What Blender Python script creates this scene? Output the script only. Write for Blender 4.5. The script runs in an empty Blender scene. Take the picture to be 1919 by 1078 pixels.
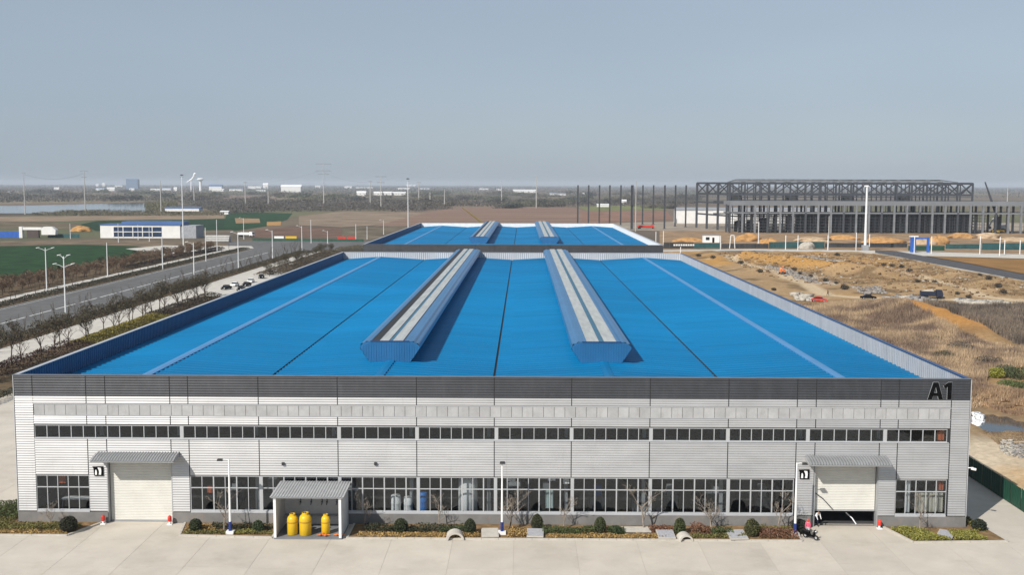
import bpy, bmesh, math, random
import numpy as np
from mathutils import Vector, Matrix

random.seed(7)
rng = np.random.default_rng(7)
scene = bpy.context.scene
COL = scene.collection
R = math.radians

# ------------------------------------------------------------------ camera
CAM = np.array([51.806, -109.199, 34.796])
PITCH, YAW, ROLL, FPX = 0.0942, 0.0102, 0.0027, 2046.93
IW, IH = 1919.0, 1078.0


def _axes():
    f = np.array([0, math.cos(PITCH), -math.sin(PITCH)])
    u = np.array([0, math.sin(PITCH), math.cos(PITCH)])
    r = np.array([1.0, 0, 0])
    c, s = math.cos(YAW), math.sin(YAW)
    Z = np.array([[c, -s, 0], [s, c, 0], [0, 0, 1]])
    f, u, r = Z @ f, Z @ u, Z @ r
    return f, -math.sin(ROLL) * r + math.cos(ROLL) * u, math.cos(ROLL) * r + math.sin(ROLL) * u


FW, UP, RT = _axes()
cam_d = bpy.data.cameras.new('camera')
cam_d.sensor_width = 36.0
cam_d.lens = 36.0 * FPX / IW
cam_d.clip_end = 60000
cam_d.clip_start = 0.5
cam = bpy.data.objects.new('camera', cam_d)
COL.objects.link(cam)
M3 = Matrix((RT, UP, -FW)).transposed()
cam.matrix_world = Matrix.Translation(Vector(CAM)) @ M3.to_4x4()
scene.camera = cam

# ------------------------------------------------------------------ light
SUN = np.array([-0.80, -1.0, 1.0])
SUN = SUN / np.linalg.norm(SUN)
ELEV = math.asin(SUN[2])
AZIM = math.atan2(SUN[0], SUN[1])
world = bpy.data.worlds.new('World')
scene.world = world
world.use_nodes = True
wn = world.node_tree
wn.nodes.clear()
sky = wn.nodes.new('ShaderNodeTexSky')
sky.sky_type = 'NISHITA'
sky.sun_disc = False
sky.sun_elevation = ELEV
sky.sun_rotation = AZIM % (2 * math.pi)
sky.altitude = 50
sky.air_density = 1.0
sky.dust_density = 0.8
sky.ozone_density = 2.0
hs = wn.nodes.new('ShaderNodeHueSaturation')
hs.inputs['Saturation'].default_value = 0.55
bg = wn.nodes.new('ShaderNodeBackground')
bg.inputs['Strength'].default_value = 0.10
wo = wn.nodes.new('ShaderNodeOutputWorld')
wn.links.new(sky.outputs[0], hs.inputs['Color'])
mixh = wn.nodes.new('ShaderNodeMix')          # even thin overcast veil over the clear sky
mixh.data_type = 'RGBA'
ntc = wn.nodes.new('ShaderNodeTexCoord')
nmp = wn.nodes.new('ShaderNodeMapping')
nmp.inputs['Scale'].default_value = (1, 1, 3.5)
nno = wn.nodes.new('ShaderNodeTexNoise')
nno.inputs['Scale'].default_value = 3.0
nno.inputs['Detail'].default_value = 5
nmr = wn.nodes.new('ShaderNodeMapRange')
nmr.inputs['From Min'].default_value = 0.3
nmr.inputs['From Max'].default_value = 0.7
nmr.inputs['To Min'].default_value = 0.69
nmr.inputs['To Max'].default_value = 0.75
wn.links.new(ntc.outputs['Generated'], nmp.inputs['Vector'])
wn.links.new(nmp.outputs[0], nno.inputs['Vector'])
wn.links.new(nno.outputs['Fac'], nmr.inputs['Value'])
wn.links.new(nmr.outputs[0], mixh.inputs[0])
mixh.inputs[7].default_value = (2.25, 2.90, 3.72, 1)
wn.links.new(hs.outputs[0], mixh.inputs[6])
wn.links.new(mixh.outputs[2], bg.inputs['Color'])
wn.links.new(bg.outputs[0], wo.inputs['Surface'])
sl = bpy.data.lights.new('sun', 'SUN')
sl.energy = 4.2
sl.angle = R(0.5)
sl.color = (1.0, 0.95, 0.88)
so = bpy.data.objects.new('sun', sl)
COL.objects.link(so)
so.rotation_euler = Vector(-SUN).to_track_quat('-Z', 'Y').to_euler()
so.location = (-80, -100, 120)
scene.view_settings.view_transform = 'Standard'
scene.view_settings.look = 'None'
scene.view_settings.exposure = 0.35
scene.view_settings.gamma = 1.0
scene.view_settings.use_curve_mapping = False
scene.cycles.volume_bounces = 0
scene.cycles.max_bounces = 8
scene.cycles.transparent_max_bounces = 12


# ------------------------------------------------------------------ measuring helpers
def _ray(px, py):
    return FW + RT * (px - IW / 2) / FPX - UP * (py - IH / 2) / FPX


def G(px, py, z=0.0):
    """point of the level z that the photograph shows at px, py"""
    d = _ray(px, py)
    return CAM + d * ((z - CAM[2]) / d[2])


def F(px, py, Y=0.0):
    """point of the upright plane at Y"""
    d = _ray(px, py)
    return CAM + d * ((Y - CAM[1]) / d[1])


def HZ(P, py):
    """height at which a plumb line through P meets image row py"""
    lo, hi = -5.0, 200.0
    for _ in range(40):
        m = (lo + hi) / 2
        v = np.array([P[0], P[1], m]) - CAM
        y = IH / 2 - FPX * (v @ UP) / (v @ FW)
        if y > py:
            lo = m
        else:
            hi = m
    return lo


def PXM(P):
    return FPX / ((np.asarray(P, float) - CAM) @ FW)


# ------------------------------------------------------------------ materials
MATS = {}


def mat(name, col, rough=0.7, metal=0.0, var=0.12, scale=0.6, bump=0.0, bscale=8.0, col2=None, detail=5.0, spec=0.5, attr=None,
        stretch=None):
    if name in MATS:
        return MATS[name]
    m = bpy.data.materials.new(name)
    m.use_nodes = True
    nt = m.node_tree
    N, L = nt.nodes, nt.links
    b = N['Principled BSDF']
    b.inputs['Roughness'].default_value = rough
    b.inputs['Metallic'].default_value = metal
    b.inputs['Specular IOR Level'].default_value = spec if rough < 0.9 else 0.12
    geo = N.new('ShaderNodeNewGeometry')
    src = geo.outputs['Position']
    if stretch:
        mp = N.new('ShaderNodeMapping')
        mp.inputs['Scale'].default_value = stretch
        L.new(src, mp.inputs['Vector'])
        src = mp.outputs[0]
    nz = N.new('ShaderNodeTexNoise')
    nz.inputs['Scale'].default_value = scale
    nz.inputs['Detail'].default_value = detail
    nz.inputs['Roughness'].default_value = 0.62
    L.new(src, nz.inputs['Vector'])
    rp = N.new('ShaderNodeValToRGB')
    rp.color_ramp.elements[0].position = 0.32
    rp.color_ramp.elements[1].position = 0.68
    c1 = [c * (1 - var) for c in col]
    c2 = [min(1, c * (1 + var)) for c in col] if col2 is None else col2
    rp.color_ramp.elements[0].color = (*c1, 1)
    rp.color_ramp.elements[1].color = (*c2, 1)
    L.new(nz.outputs['Fac'], rp.inputs['Fac'])
    out = rp.outputs['Color']
    if attr:
        at = N.new('ShaderNodeAttribute')
        at.attribute_name = attr
        mx = N.new('ShaderNodeMix')
        mx.data_type = 'RGBA'
        mx.blend_type = 'MULTIPLY'
        mx.inputs[0].default_value = 1.0
        L.new(at.outputs['Color'], mx.inputs[6])
        L.new(out, mx.inputs[7])
        out = mx.outputs[2]
    L.new(out, b.inputs['Base Color'])
    if bump:
        n2 = N.new('ShaderNodeTexNoise')
        n2.inputs['Scale'].default_value = bscale
        n2.inputs['Detail'].default_value = 4
        L.new(src, n2.inputs['Vector'])
        bp = N.new('ShaderNodeBump')
        bp.inputs['Strength'].default_value = bump
        bp.inputs['Distance'].default_value = 0.05
        L.new(n2.outputs['Fac'], bp.inputs['Height'])
        L.new(bp.outputs['Normal'], b.inputs['Normal'])
    MATS[name] = m
    return m


def glass_mat(name, tint, gloss):
    m = bpy.data.materials.new(name)
    m.use_nodes = True
    nt = m.node_tree
    N, L = nt.nodes, nt.links
    N.remove(N['Principled BSDF'])
    tr = N.new('ShaderNodeBsdfTransparent')
    tr.inputs['Color'].default_value = (*tint, 1)
    gl = N.new('ShaderNodeBsdfGlossy')
    gl.inputs['Roughness'].default_value = 0.03
    gl.inputs['Color'].default_value = (0.8, 0.85, 0.9, 1)
    lw = N.new('ShaderNodeLayerWeight')
    lw.inputs['Blend'].default_value = 0.5
    fr = N.new('ShaderNodeMath')
    fr.operation = 'POWER'
    fr.inputs[1].default_value = 4.0
    L.new(lw.outputs['Facing'], fr.inputs[0])
    ml = N.new('ShaderNodeMath')
    ml.operation = 'MULTIPLY_ADD'
    ml.inputs[1].default_value = 0.5
    ml.inputs[2].default_value = gloss
    geo = N.new('ShaderNodeNewGeometry')
    nz = N.new('ShaderNodeTexNoise')
    nz.inputs['Scale'].default_value = 0.9
    L.new(geo.outputs['Position'], nz.inputs['Vector'])
    bp = N.new('ShaderNodeBump')
    bp.inputs['Strength'].default_value = 0.06
    bp.inputs['Distance'].default_value = 0.1
    L.new(nz.outputs['Fac'], bp.inputs['Height'])
    L.new(bp.outputs['Normal'], gl.inputs['Normal'])
    mx = N.new('ShaderNodeMixShader')
    L.new(fr.outputs[0], ml.inputs[0])
    L.new(ml.outputs[0], mx.inputs['Fac'])
    L.new(tr.outputs[0], mx.inputs[1])
    L.new(gl.outputs[0], mx.inputs[2])
    L.new(mx.outputs[0], N['Material Output'].inputs['Surface'])
    MATS[name] = m
    return m


silver = mat('silver_sheet', (0.485, 0.48, 0.475), 0.41, 0.5, 0.09, 0.35, stretch=(0.6, 1, 2.0))
dark_sheet = mat('dark_grey_sheet', (0.052, 0.054, 0.060), 0.45, 0.3, 0.14, 0.5)
fascia = mat('fascia_panel', (0.37, 0.37, 0.37), 0.6, 0.0, 0.12, 0.8)
backing = mat('wall_backing', (0.022, 0.022, 0.025), 0.8)
flash = mat('flashing', (0.50, 0.51, 0.53), 0.45, 0.2, 0.05)
plinth_m = mat('plinth_render', (0.185, 0.182, 0.178), 0.9, 0, 0.14, 0.5, 0.15, 6)
frame_m = mat('window_frame', (0.42, 0.43, 0.44), 0.5, 0.1, 0.05)
shutter_m = mat('shutter', (0.66, 0.65, 0.60), 0.55, 0.05, 0.05, 0.8)
canopy_m = mat('canopy_sheet', (0.24, 0.245, 0.25), 0.5, 0.2, 0.12, 0.9)
blue = mat('blue_roof_sheet', (0.0, 0.15, 0.345), 0.46, 0.0, 0.12, 0.06, stretch=(0.25, 1, 1), spec=0.22)
blue_cap = mat('blue_ridge_cap', (0.075, 0.24, 0.47), 0.45, 0.1, 0.08, 0.3)
blue_vent = mat('blue_vent_sheet', (0.035, 0.18, 0.38), 0.34, 0.35, 0.10, 0.3)
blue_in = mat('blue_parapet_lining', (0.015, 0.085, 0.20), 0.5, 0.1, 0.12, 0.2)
navy = mat('navy_trim', (0.025, 0.06, 0.16), 0.4)
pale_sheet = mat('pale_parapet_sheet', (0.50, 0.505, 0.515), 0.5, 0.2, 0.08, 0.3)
skylight_m = mat('skylight_sheet', (0.40, 0.41, 0.395), 0.5, 0.0, 0.16, 0.5, stretch=(3, 0.4, 1))
vent_dark = mat('vent_opening', (0.02, 0.022, 0.025), 0.8)
gutter_m = mat('gutter', (0.045, 0.05, 0.058), 0.6, 0.2, 0.3, 1.2)
black = mat('black_paint', (0.003, 0.003, 0.0035), 0.7, spec=0.08)
white = mat('white_paint', (0.78, 0.78, 0.77), 0.5, 0, 0.05)
greyp = mat('grey_paint', (0.35, 0.36, 0.37), 0.5, 0.2, 0.08)
concrete = mat('concrete', (0.50, 0.455, 0.39), 0.9, 0, 0.07, 0.25, 0.15, 5)
concrete2 = mat('concrete_edge', (0.46, 0.43, 0.38), 0.9, 0, 0.10, 1.5, 0.2, 9)
concrete_j = mat('joint_filler', (0.36, 0.32, 0.27), 0.95)
soil = mat('planter_soil', (0.20, 0.13, 0.065), 0.95, 0, 0.35, 1.2, 0.4, 6)
inside_m = mat('hall_floor', (0.06, 0.06, 0.06), 0.7)
inside_w = mat('hall_lining', (0.045, 0.048, 0.055), 0.8)
asphalt = mat('asphalt', (0.13, 0.128, 0.125), 0.9, 0, 0.16, 0.3, 0.15, 7)
pave = mat('pale_pavement', (0.50, 0.47, 0.42), 0.9, 0, 0.12, 0.3, 0.15, 5)
paint = mat('road_paint', (0.72, 0.72, 0.70), 0.7)
steel = mat('dark_steel', (0.062, 0.067, 0.078), 0.6, 0.3, 0.2, 0.5)
steel2 = mat('grey_steel', (0.20, 0.21, 0.225), 0.6, 0.2, 0.2, 0.3)
galv = mat('galvanised_pole', (0.72, 0.73, 0.74), 0.45, 0.1, 0.06)
pole_conc = mat('concrete_pole', (0.42, 0.41, 0.39), 0.85)
lampdark = mat('lamp_head_dark', (0.03, 0.03, 0.032), 0.5)
bark = mat('bark', (0.075, 0.057, 0.043), 0.95, 0, 0.3, 3)
bark_l = mat('pale_bark', (0.26, 0.22, 0.18), 0.95, 0, 0.3, 3)
leafm = mat('foliage', (1, 1, 1), 0.75, 0, 0.12, 2.0, attr='Col')
drym = mat('dry_stems', (1, 1, 1), 0.85, 0, 0.12, 0.8, attr='Col')
groundm = mat('earth', (1, 1, 1), 0.97, 0, 0.22, 1.3, 0.35, 3.0, col2=(1.18, 1.18, 1.18), attr='Col', detail=8)
yellow = mat('yellow_paint', (0.66, 0.42, 0.012), 0.4, 0, 0.08)
red = mat('red_paint', (0.55, 0.035, 0.02), 0.45)
orange = mat('orange_paint', (0.60, 0.16, 0.03), 0.5)
bluep = mat('blue_paint', (0.02, 0.10, 0.40), 0.45)
navyp = mat('navy_paint', (0.012, 0.03, 0.16), 0.45)
teal = mat('teal_hoarding', (0.015, 0.07, 0.075), 0.7, 0, 0.3, 0.3)
greenf = mat('green_hoarding', (0.008, 0.06, 0.035), 0.65, 0, 0.22, 0.6)
glass = glass_mat('window_glass', (0.84, 0.86, 0.87), 0.045)
carglass = mat('vehicle_glass', (0.015, 0.018, 0.022), 0.1)
rubber = mat('rubber', (0.015, 0.015, 0.016), 0.9)
lorry_navy = mat('lorry_navy', (0.008, 0.014, 0.035), 0.5)
stone = mat('stone_slab', (0.34, 0.34, 0.36), 0.8, 0, 0.2, 6)
rubble_w = mat('white_rubble', (0.40, 0.37, 0.32), 0.95, 0, 0.2, 1.5)
rubble_g = mat('grey_rubble', (0.26, 0.24, 0.22), 0.95, 0, 0.3, 1.5)
drum_blue = mat('blue_drum', (0.015, 0.16, 0.50), 0.4)
skin_m = mat('skin', (0.45, 0.27, 0.19), 0.6)

# ------------------------------------------------------------------ object helpers
OFF = {}


def link(o):
    COL.objects.link(o)
    return o


def tag(o, label=None, cat=None, group=None, kind=None):
    if label:
        o['label'] = label
    if cat:
        o['category'] = cat
    if group:
        o['group'] = group
    if kind:
        o['kind'] = kind
    return o


def thing(name, loc, label, cat, group=None, rz=0.0):
    o = link(bpy.data.objects.new(name, None))
    o.empty_display_size = 0.5
    o.location = loc
    o.rotation_euler = (0, 0, rz)
    OFF[o] = Vector(loc)
    return tag(o, label, cat, group)


def finish(name, me, m, parent=None, smooth=False):
    if m is not None and not me.materials:
        me.materials.append(m)
    o = link(bpy.data.objects.new(name, me))
    if parent is not None:
        o.parent = parent
        OFF[o] = OFF.get(parent, Vector((0, 0, 0)))
    if smooth:
        me.polygons.foreach_set('use_smooth', [True] * len(me.polygons))
    return o


class MB:
    """collects simple solids for one mesh; local=True keeps coordinates as they are under a parent"""

    def __init__(s):
        s.v = []
        s.f = []

    def add(s, vs, fs):
        n = len(s.v)
        s.v += [tuple(map(float, v)) for v in vs]
        s.f += [tuple(i + n for i in f) for f in fs]
        return s

    def box(s, x0, y0, z0, x1, y1, z1):
        return s.add([(x0, y0, z0), (x1, y0, z0), (x1, y1, z0), (x0, y1, z0), (x0, y0, z1), (x1, y0, z1), (x1, y1, z1), (x0, y1, z1)],
                     [(0, 3, 2, 1), (4, 5, 6, 7), (0, 1, 5, 4), (1, 2, 6, 5), (2, 3, 7, 6), (3, 0, 4, 7)])

    def bar(s, p, q, w, h=None):
        p, q = Vector(p), Vector(q)
        h = h or w
        d = (q - p).normalized()
        a = Vector((0, 0, 1)) if abs(d.z) < 0.9 else Vector((1, 0, 0))
        u = d.cross(a).normalized() * w / 2
        v = u.cross(d).normalized() * h / 2
        c = [(-1, -1), (1, -1), (1, 1), (-1, 1)]
        return s.add([p + u * i + v * j for i, j in c] + [q + u * i + v * j for i, j in c],
                     [(0, 1, 2, 3), (7, 6, 5, 4), (0, 4, 5, 1), (1, 5, 6, 2), (2, 6, 7, 3), (3, 7, 4, 0)])

    def tube(s, pts, rad, n=6, cap=True):
        pts = [Vector(p) for p in pts]
        if not hasattr(rad, '__len__'):
            rad = [rad] * len(pts)
        rings = []
        for i, p in enumerate(pts):
            d = (pts[min(i + 1, len(pts) - 1)] - pts[max(i - 1, 0)]).normalized()
            a = Vector((0, 0, 1)) if abs(d.z) < 0.9 else Vector((1, 0, 0))
            u = d.cross(a).normalized()
            v = d.cross(u)
            rings.append([p + (u * math.cos(t) + v * math.sin(t)) * rad[i] for t in [2 * math.pi * k / n for k in range(n)]])
        vs = [v for r in rings for v in r]
        fs = []
        for i in range(len(pts) - 1):
            for k in range(n):
                a, b = i * n + k, i * n + (k + 1) % n
                fs.append((a, b, b + n, a + n))
        if cap:
            fs.append(tuple(range(n - 1, -1, -1)))
            fs.append(tuple(range((len(pts) - 1) * n, len(pts) * n)))
        return s.add(vs, fs)

    def lathe(s, prof, c=(0, 0, 0), n=16):
        vs, fs = [], []
        for r, z in prof:
            for k in range(n):
                t = 2 * math.pi * k / n
                vs.append((c[0] + r * math.cos(t), c[1] + r * math.sin(t), c[2] + z))
        for i in range(len(prof) - 1):
            for k in range(n):
                a, b = i * n + k, i * n + (k + 1) % n
                fs.append((a, b, b + n, a + n))
        fs.append(tuple(range(n - 1, -1, -1)))
        fs.append(tuple(range((len(prof) - 1) * n, len(prof) * n)))
        return s.add(vs, fs)

    def prism(s, poly, z0, z1):
        n = len(poly)
        a = sum(poly[i][0] * poly[(i + 1) % n][1] - poly[(i + 1) % n][0] * poly[i][1] for i in range(n))
        if a < 0:
            poly = poly[::-1]
        return s.add([(p[0], p[1], z0) for p in poly] + [(p[0], p[1], z1) for p in poly],
                     [tuple(range(n - 1, -1, -1)), tuple(range(n, 2 * n))] + [(i, (i + 1) % n, (i + 1) % n + n, i + n) for i in range(n)])

    def extr(s, poly, axis, a0, a1):
        """extrude a polygon drawn in the two other axes along axis"""
        n = len(poly)

        def pt(p, a):
            return (a, p[0], p[1]) if axis == 'x' else (p[0], a, p[1])
        return s.add([pt(p, a0) for p in poly] + [pt(p, a1) for p in poly],
                     [tuple(range(n)), tuple(range(2 * n - 1, n - 1, -1))] + [(i + n, (i + 1) % n + n, (i + 1) % n, i) for i in range(n)])

    def strip(s, prof, axis, a0, a1):
        """open sheet: profile (pairs in the other two axes) swept along axis"""
        n = len(prof)

        def pt(p, a):
            return (a, p[0], p[1]) if axis == 'x' else (p[0], a, p[1])
        return s.add([pt(p, a0) for p in prof] + [pt(p, a1) for p in prof], [(i, i + 1, i + 1 + n, i + n) for i in range(n - 1)])

    def mesh(s, name, off=None):
        me = bpy.data.meshes.new(name)
        vs = s.v if off is None else [(v[0] - off.x, v[1] - off.y, v[2] - off.z) for v in s.v]
        me.from_pydata(vs, [], s.f)
        me.update()
        return me

    def build(s, name, m, parent=None, smooth=False, local=False, fix=True):
        off = None if (parent is None or local) else OFF.get(parent)
        me = s.mesh(name, off)
        if fix:
            bm = bmesh.new()
            bm.from_mesh(me)
            bmesh.ops.recalc_face_normals(bm, faces=bm.faces)
            bm.to_mesh(me)
            bm.free()
        return finish(name, me, m, parent, smooth)


def npmesh(name, V, Fc, m, cols=None, parent=None, smooth=False):
    """fast mesh: V (n,3), Fc (m,k)"""
    V = np.ascontiguousarray(V, np.float32)
    Fc = np.ascontiguousarray(Fc, np.int32)
    k = Fc.shape[1]
    me = bpy.data.meshes.new(name)
    me.vertices.add(len(V))
    me.vertices.foreach_set('co', V.ravel())
    me.loops.add(Fc.size)
    me.loops.foreach_set('vertex_index', Fc.ravel())
    me.polygons.add(len(Fc))
    me.polygons.foreach_set('loop_start', np.arange(0, Fc.size, k, dtype=np.int32))
    me.polygons.foreach_set('loop_total', np.full(len(Fc), k, np.int32))
    me.update(calc_edges=True)
    me.validate()
    if cols is not None:
        at = me.color_attributes.new('Col', 'FLOAT_COLOR', 'POINT')
        c = np.ones((len(V), 4), np.float32)
        c[:, :3] = cols
        at.data.foreach_set('color', c.ravel())
    return finish(name, me, m, parent, smooth)


def copy_tree(o, parent=None):
    c = o.copy()
    COL.objects.link(c)
    c.parent = parent
    for ch in o.children:
        copy_tree(ch, c)
    return c


def vnoise(x, y, s, seed=0):
    """smooth value noise, arrays in, 0..1 out"""
    x = np.asarray(x, float) / s
    y = np.asarray(y, float) / s
    xi, yi = np.floor(x).astype(np.int64), np.floor(y).astype(np.int64)
    fx, fy = x - xi, y - yi
    fx, fy = fx * fx * (3 - 2 * fx), fy * fy * (3 - 2 * fy)

    def h(a, b):
        n = (a * 374761393 + b * 668265263 + seed * 982451653) & 0x7fffffff
        n = ((n ^ (n >> 13)) * 1274126177) & 0x7fffffff
        return ((n ^ (n >> 16)) & 0xffff) / 65535.0
    return (h(xi, yi) * (1 - fx) + h(xi + 1, yi) * fx) * (1 - fy) + (h(xi, yi + 1) * (1 - fx) + h(xi + 1, yi + 1) * fx) * fy


def fbm(x, y, s, seed=0, o=4):
    t, a, n = 0, 1.0, 0
    for i in range(o):
        t = t + a * vnoise(x, y, s / 2 ** i, seed + i)
        n += a
        a *= 0.5
    return t / n


def inpoly(x, y, poly):
    r = np.zeros(len(x), bool)
    n = len(poly)
    for i in range(n):
        x0, y0 = poly[i][0], poly[i][1]
        x1, y1 = poly[(i + 1) % n][0], poly[(i + 1) % n][1]
        c = ((y0 > y) != (y1 > y)) & (x < (x1 - x0) * (y - y0) / (y1 - y0 + 1e-12) + x0)
        r ^= c
    return r


def dline(x, y, pts):
    d = np.full(np.shape(x), 1e9)
    for (ax, ay), (bx, by) in zip(pts[:-1], pts[1:]):
        L2 = (bx - ax) ** 2 + (by - ay) ** 2 + 1e-9
        t = np.clip(((x - ax) * (bx - ax) + (y - ay) * (by - ay)) / L2, 0, 1)
        d = np.minimum(d, np.hypot(x - ax - t * (bx - ax), y - ay - t * (by - ay)))
    return d


def scatter(poly, n):
    P = np.array([[p[0], p[1]] for p in poly])
    lo, hi = P.min(0), P.max(0)
    out = np.zeros((0, 2))
    while len(out) < n:
        q = lo + rng.random((n * 2, 2)) * (hi - lo)
        out = np.vstack([out, q[inpoly(q[:, 0], q[:, 1], P)]])
    return out[:n]


def leaves(P, size, cols, flat=0.0):
    """one small four-cornered leaf face per point; returns verts, faces, colours"""
    n = len(P)
    a = rng.normal(size=(n, 3))
    a /= np.linalg.norm(a, axis=1)[:, None]
    b = np.cross(a, rng.normal(size=(n, 3)))
    b /= np.linalg.norm(b, axis=1)[:, None]
    s = (size * (0.6 + 0.8 * rng.random(n)))[:, None]
    V = np.stack([P - a * s, P + b * s * 0.45, P + a * s, P - b * s * 0.45], 1).reshape(-1, 3)
    Fc = np.arange(4 * n).reshape(n, 4)
    return V, Fc, np.repeat(cols, 4, 0)


def jit(base, n, amt=0.25):
    k = 1 + amt * (rng.random((n, 1)) * 2 - 1)
    return np.clip(np.array(base)[None, :] * k * (1 + 0.08 * (rng.random((n, 3)) - 0.5)), 0, 1)


def blades(P, h, w, cols, lean=0.25):
    """thin standing stems: one slim triangle per point"""
    n = len(P)
    t = rng.random(n) * 2 * math.pi
    d = np.stack([np.cos(t), np.sin(t), np.zeros(n)], 1)
    top = P + np.stack([rng.normal(size=n) * lean * h, rng.normal(size=n) * lean * h, h], 1)
    ww = (w * (0.6 + 0.8 * rng.random(n)))[:, None]
    V = np.stack([P - d * ww, P + d * ww, top], 1).reshape(-1, 3)
    Fc = np.arange(3 * n).reshape(n, 3)
    return V, Fc, np.repeat(cols, 3, 0)

# ================================================================== the setting
def orand(m, amt):
    """let each piece differ a little in tone"""
    nt = m.node_tree
    N, L = nt.nodes, nt.links
    b = N['Principled BSDF']
    src = b.inputs['Base Color'].links[0].from_socket
    oi = N.new('ShaderNodeObjectInfo')
    mr = N.new('ShaderNodeMapRange')
    mr.inputs['To Min'].default_value = 1 - amt
    mr.inputs['To Max'].default_value = 1 + amt
    L.new(oi.outputs['Random'], mr.inputs['Value'])
    mx = N.new('ShaderNodeVectorMath')
    mx.operation = 'SCALE'
    L.new(src, mx.inputs[0])
    L.new(mr.outputs[0], mx.inputs['Scale'])
    L.new(mx.outputs[0], b.inputs['Base Color'])


orand(concrete, 0.045)


def wear(m, scale, lo, hi, tint, stretch=None):
    """stains with a shape of their own: multiplies the colour where a second, sparser noise is high"""
    nt = m.node_tree
    N, L = nt.nodes, nt.links
    b = N['Principled BSDF']
    src = b.inputs['Base Color'].links[0].from_socket
    geo = N.new('ShaderNodeNewGeometry')
    vec = geo.outputs['Position']
    if stretch:
        mp = N.new('ShaderNodeMapping')
        mp.inputs['Scale'].default_value = stretch
        mp.inputs['Rotation'].default_value = (0, 0, 0.15)
        L.new(vec, mp.inputs['Vector'])
        vec = mp.outputs[0]
    nz = N.new('ShaderNodeTexNoise')
    nz.inputs['Scale'].default_value = scale
    nz.inputs['Detail'].default_value = 6
    nz.inputs['Roughness'].default_value = 0.7
    L.new(vec, nz.inputs['Vector'])
    mr = N.new('ShaderNodeMapRange')
    mr.inputs['From Min'].default_value = lo
    mr.inputs['From Max'].default_value = hi
    L.new(nz.outputs['Fac'], mr.inputs['Value'])
    mx = N.new('ShaderNodeMix')
    mx.data_type = 'RGBA'
    mx.blend_type = 'MULTIPLY'
    mx.inputs[7].default_value = (*tint, 1)
    L.new(mr.outputs[0], mx.inputs[0])
    L.new(src, mx.inputs[6])
    L.new(mx.outputs[2], b.inputs['Base Color'])


wear(concrete, 0.16, 0.52, 0.72, (0.86, 0.85, 0.83))
wear(concrete, 0.9, 0.62, 0.75, (0.80, 0.78, 0.75), (0.12, 1, 1))
wear(concrete, 2.6, 0.68, 0.74, (0.72, 0.70, 0.68))
wear(silver, 1.3, 0.58, 0.75, (0.88, 0.87, 0.85), (1.6, 1, 0.18))
wear(dark_sheet, 1.3, 0.5, 0.75, (1.3, 1.28, 1.25), (1.6, 1, 0.2))
wear(fascia, 1.5, 0.55, 0.72, (0.84, 0.82, 0.79), (1.6, 1, 0.25))
wear(plinth_m, 0.7, 0.5, 0.72, (1.25, 1.12, 0.98))
wear(shutter_m, 0.8, 0.58, 0.75, (0.9, 0.88, 0.85), (0.5, 1, 2))
wear(asphalt, 0.12, 0.48, 0.7, (0.8, 0.8, 0.8), (1, 0.08, 1))
wear(asphalt, 0.5, 0.6, 0.7, (1.25, 1.24, 1.22))
wear(blue, 0.05, 0.5, 0.7, (1.0, 0.93, 0.92), (0.4, 1, 1))


def sheet_rib_shade(m, pitch, amt, rib_shade):
    """each roof sheet has its own tone, with rib shade painted as a thin darker line along its edge"""
    nt = m.node_tree
    N, L = nt.nodes, nt.links
    b = N['Principled BSDF']
    src = b.inputs['Base Color'].links[0].from_socket
    geo = N.new('ShaderNodeNewGeometry')
    sp = N.new('ShaderNodeSeparateXYZ')
    L.new(geo.outputs['Position'], sp.inputs[0])
    dv = N.new('ShaderNodeMath')
    dv.operation = 'DIVIDE'
    dv.inputs[1].default_value = pitch
    L.new(sp.outputs['Y'], dv.inputs[0])
    fl = N.new('ShaderNodeMath')
    fl.operation = 'FLOOR'
    L.new(dv.outputs[0], fl.inputs[0])
    dx = N.new('ShaderNodeMath')
    dx.operation = 'DIVIDE'
    dx.inputs[1].default_value = 12.55
    L.new(sp.outputs['X'], dx.inputs[0])
    fx_ = N.new('ShaderNodeMath')
    fx_.operation = 'FLOOR'
    L.new(dx.outputs[0], fx_.inputs[0])
    cb = N.new('ShaderNodeCombineXYZ')
    L.new(fl.outputs[0], cb.inputs[0])
    L.new(fx_.outputs[0], cb.inputs[1])
    wnz = N.new('ShaderNodeTexWhiteNoise')
    L.new(cb.outputs[0], wnz.inputs['Vector'])
    mr = N.new('ShaderNodeMapRange')
    mr.inputs['To Min'].default_value = 1 - amt
    mr.inputs['To Max'].default_value = 1 + amt
    L.new(wnz.outputs['Value'], mr.inputs['Value'])
    fr = N.new('ShaderNodeMath')
    fr.operation = 'FRACT'
    L.new(dv.outputs[0], fr.inputs[0])
    gt = N.new('ShaderNodeMath')
    gt.operation = 'GREATER_THAN'
    gt.inputs[1].default_value = 0.80
    L.new(fr.outputs[0], gt.inputs[0])
    m2 = N.new('ShaderNodeMath')
    m2.operation = 'MULTIPLY_ADD'
    m2.inputs[1].default_value = -rib_shade
    L.new(gt.outputs[0], m2.inputs[0])
    L.new(mr.outputs[0], m2.inputs[2])
    mx = N.new('ShaderNodeVectorMath')
    mx.operation = 'SCALE'
    L.new(src, mx.inputs[0])
    L.new(m2.outputs[0], mx.inputs['Scale'])
    L.new(mx.outputs[0], b.inputs['Base Color'])


sheet_rib_shade(blue, 1.5, 0.06, 0.20)  # darker line at every rib paints the shading that the relief lacks
sheet_rib_shade(pale_sheet, 0.6, 0.05, 0.24)
wear(blue, 0.35, 0.52, 0.74, (1.6, 1.10, 1.04), (0.10, 1, 1))
wear(blue, 0.012, 0.45, 0.62, (1.3, 1.10, 1.07))
orand(fascia, 0.06)
orand(silver, 0.03)
orand(dark_sheet, 0.05)


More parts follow.
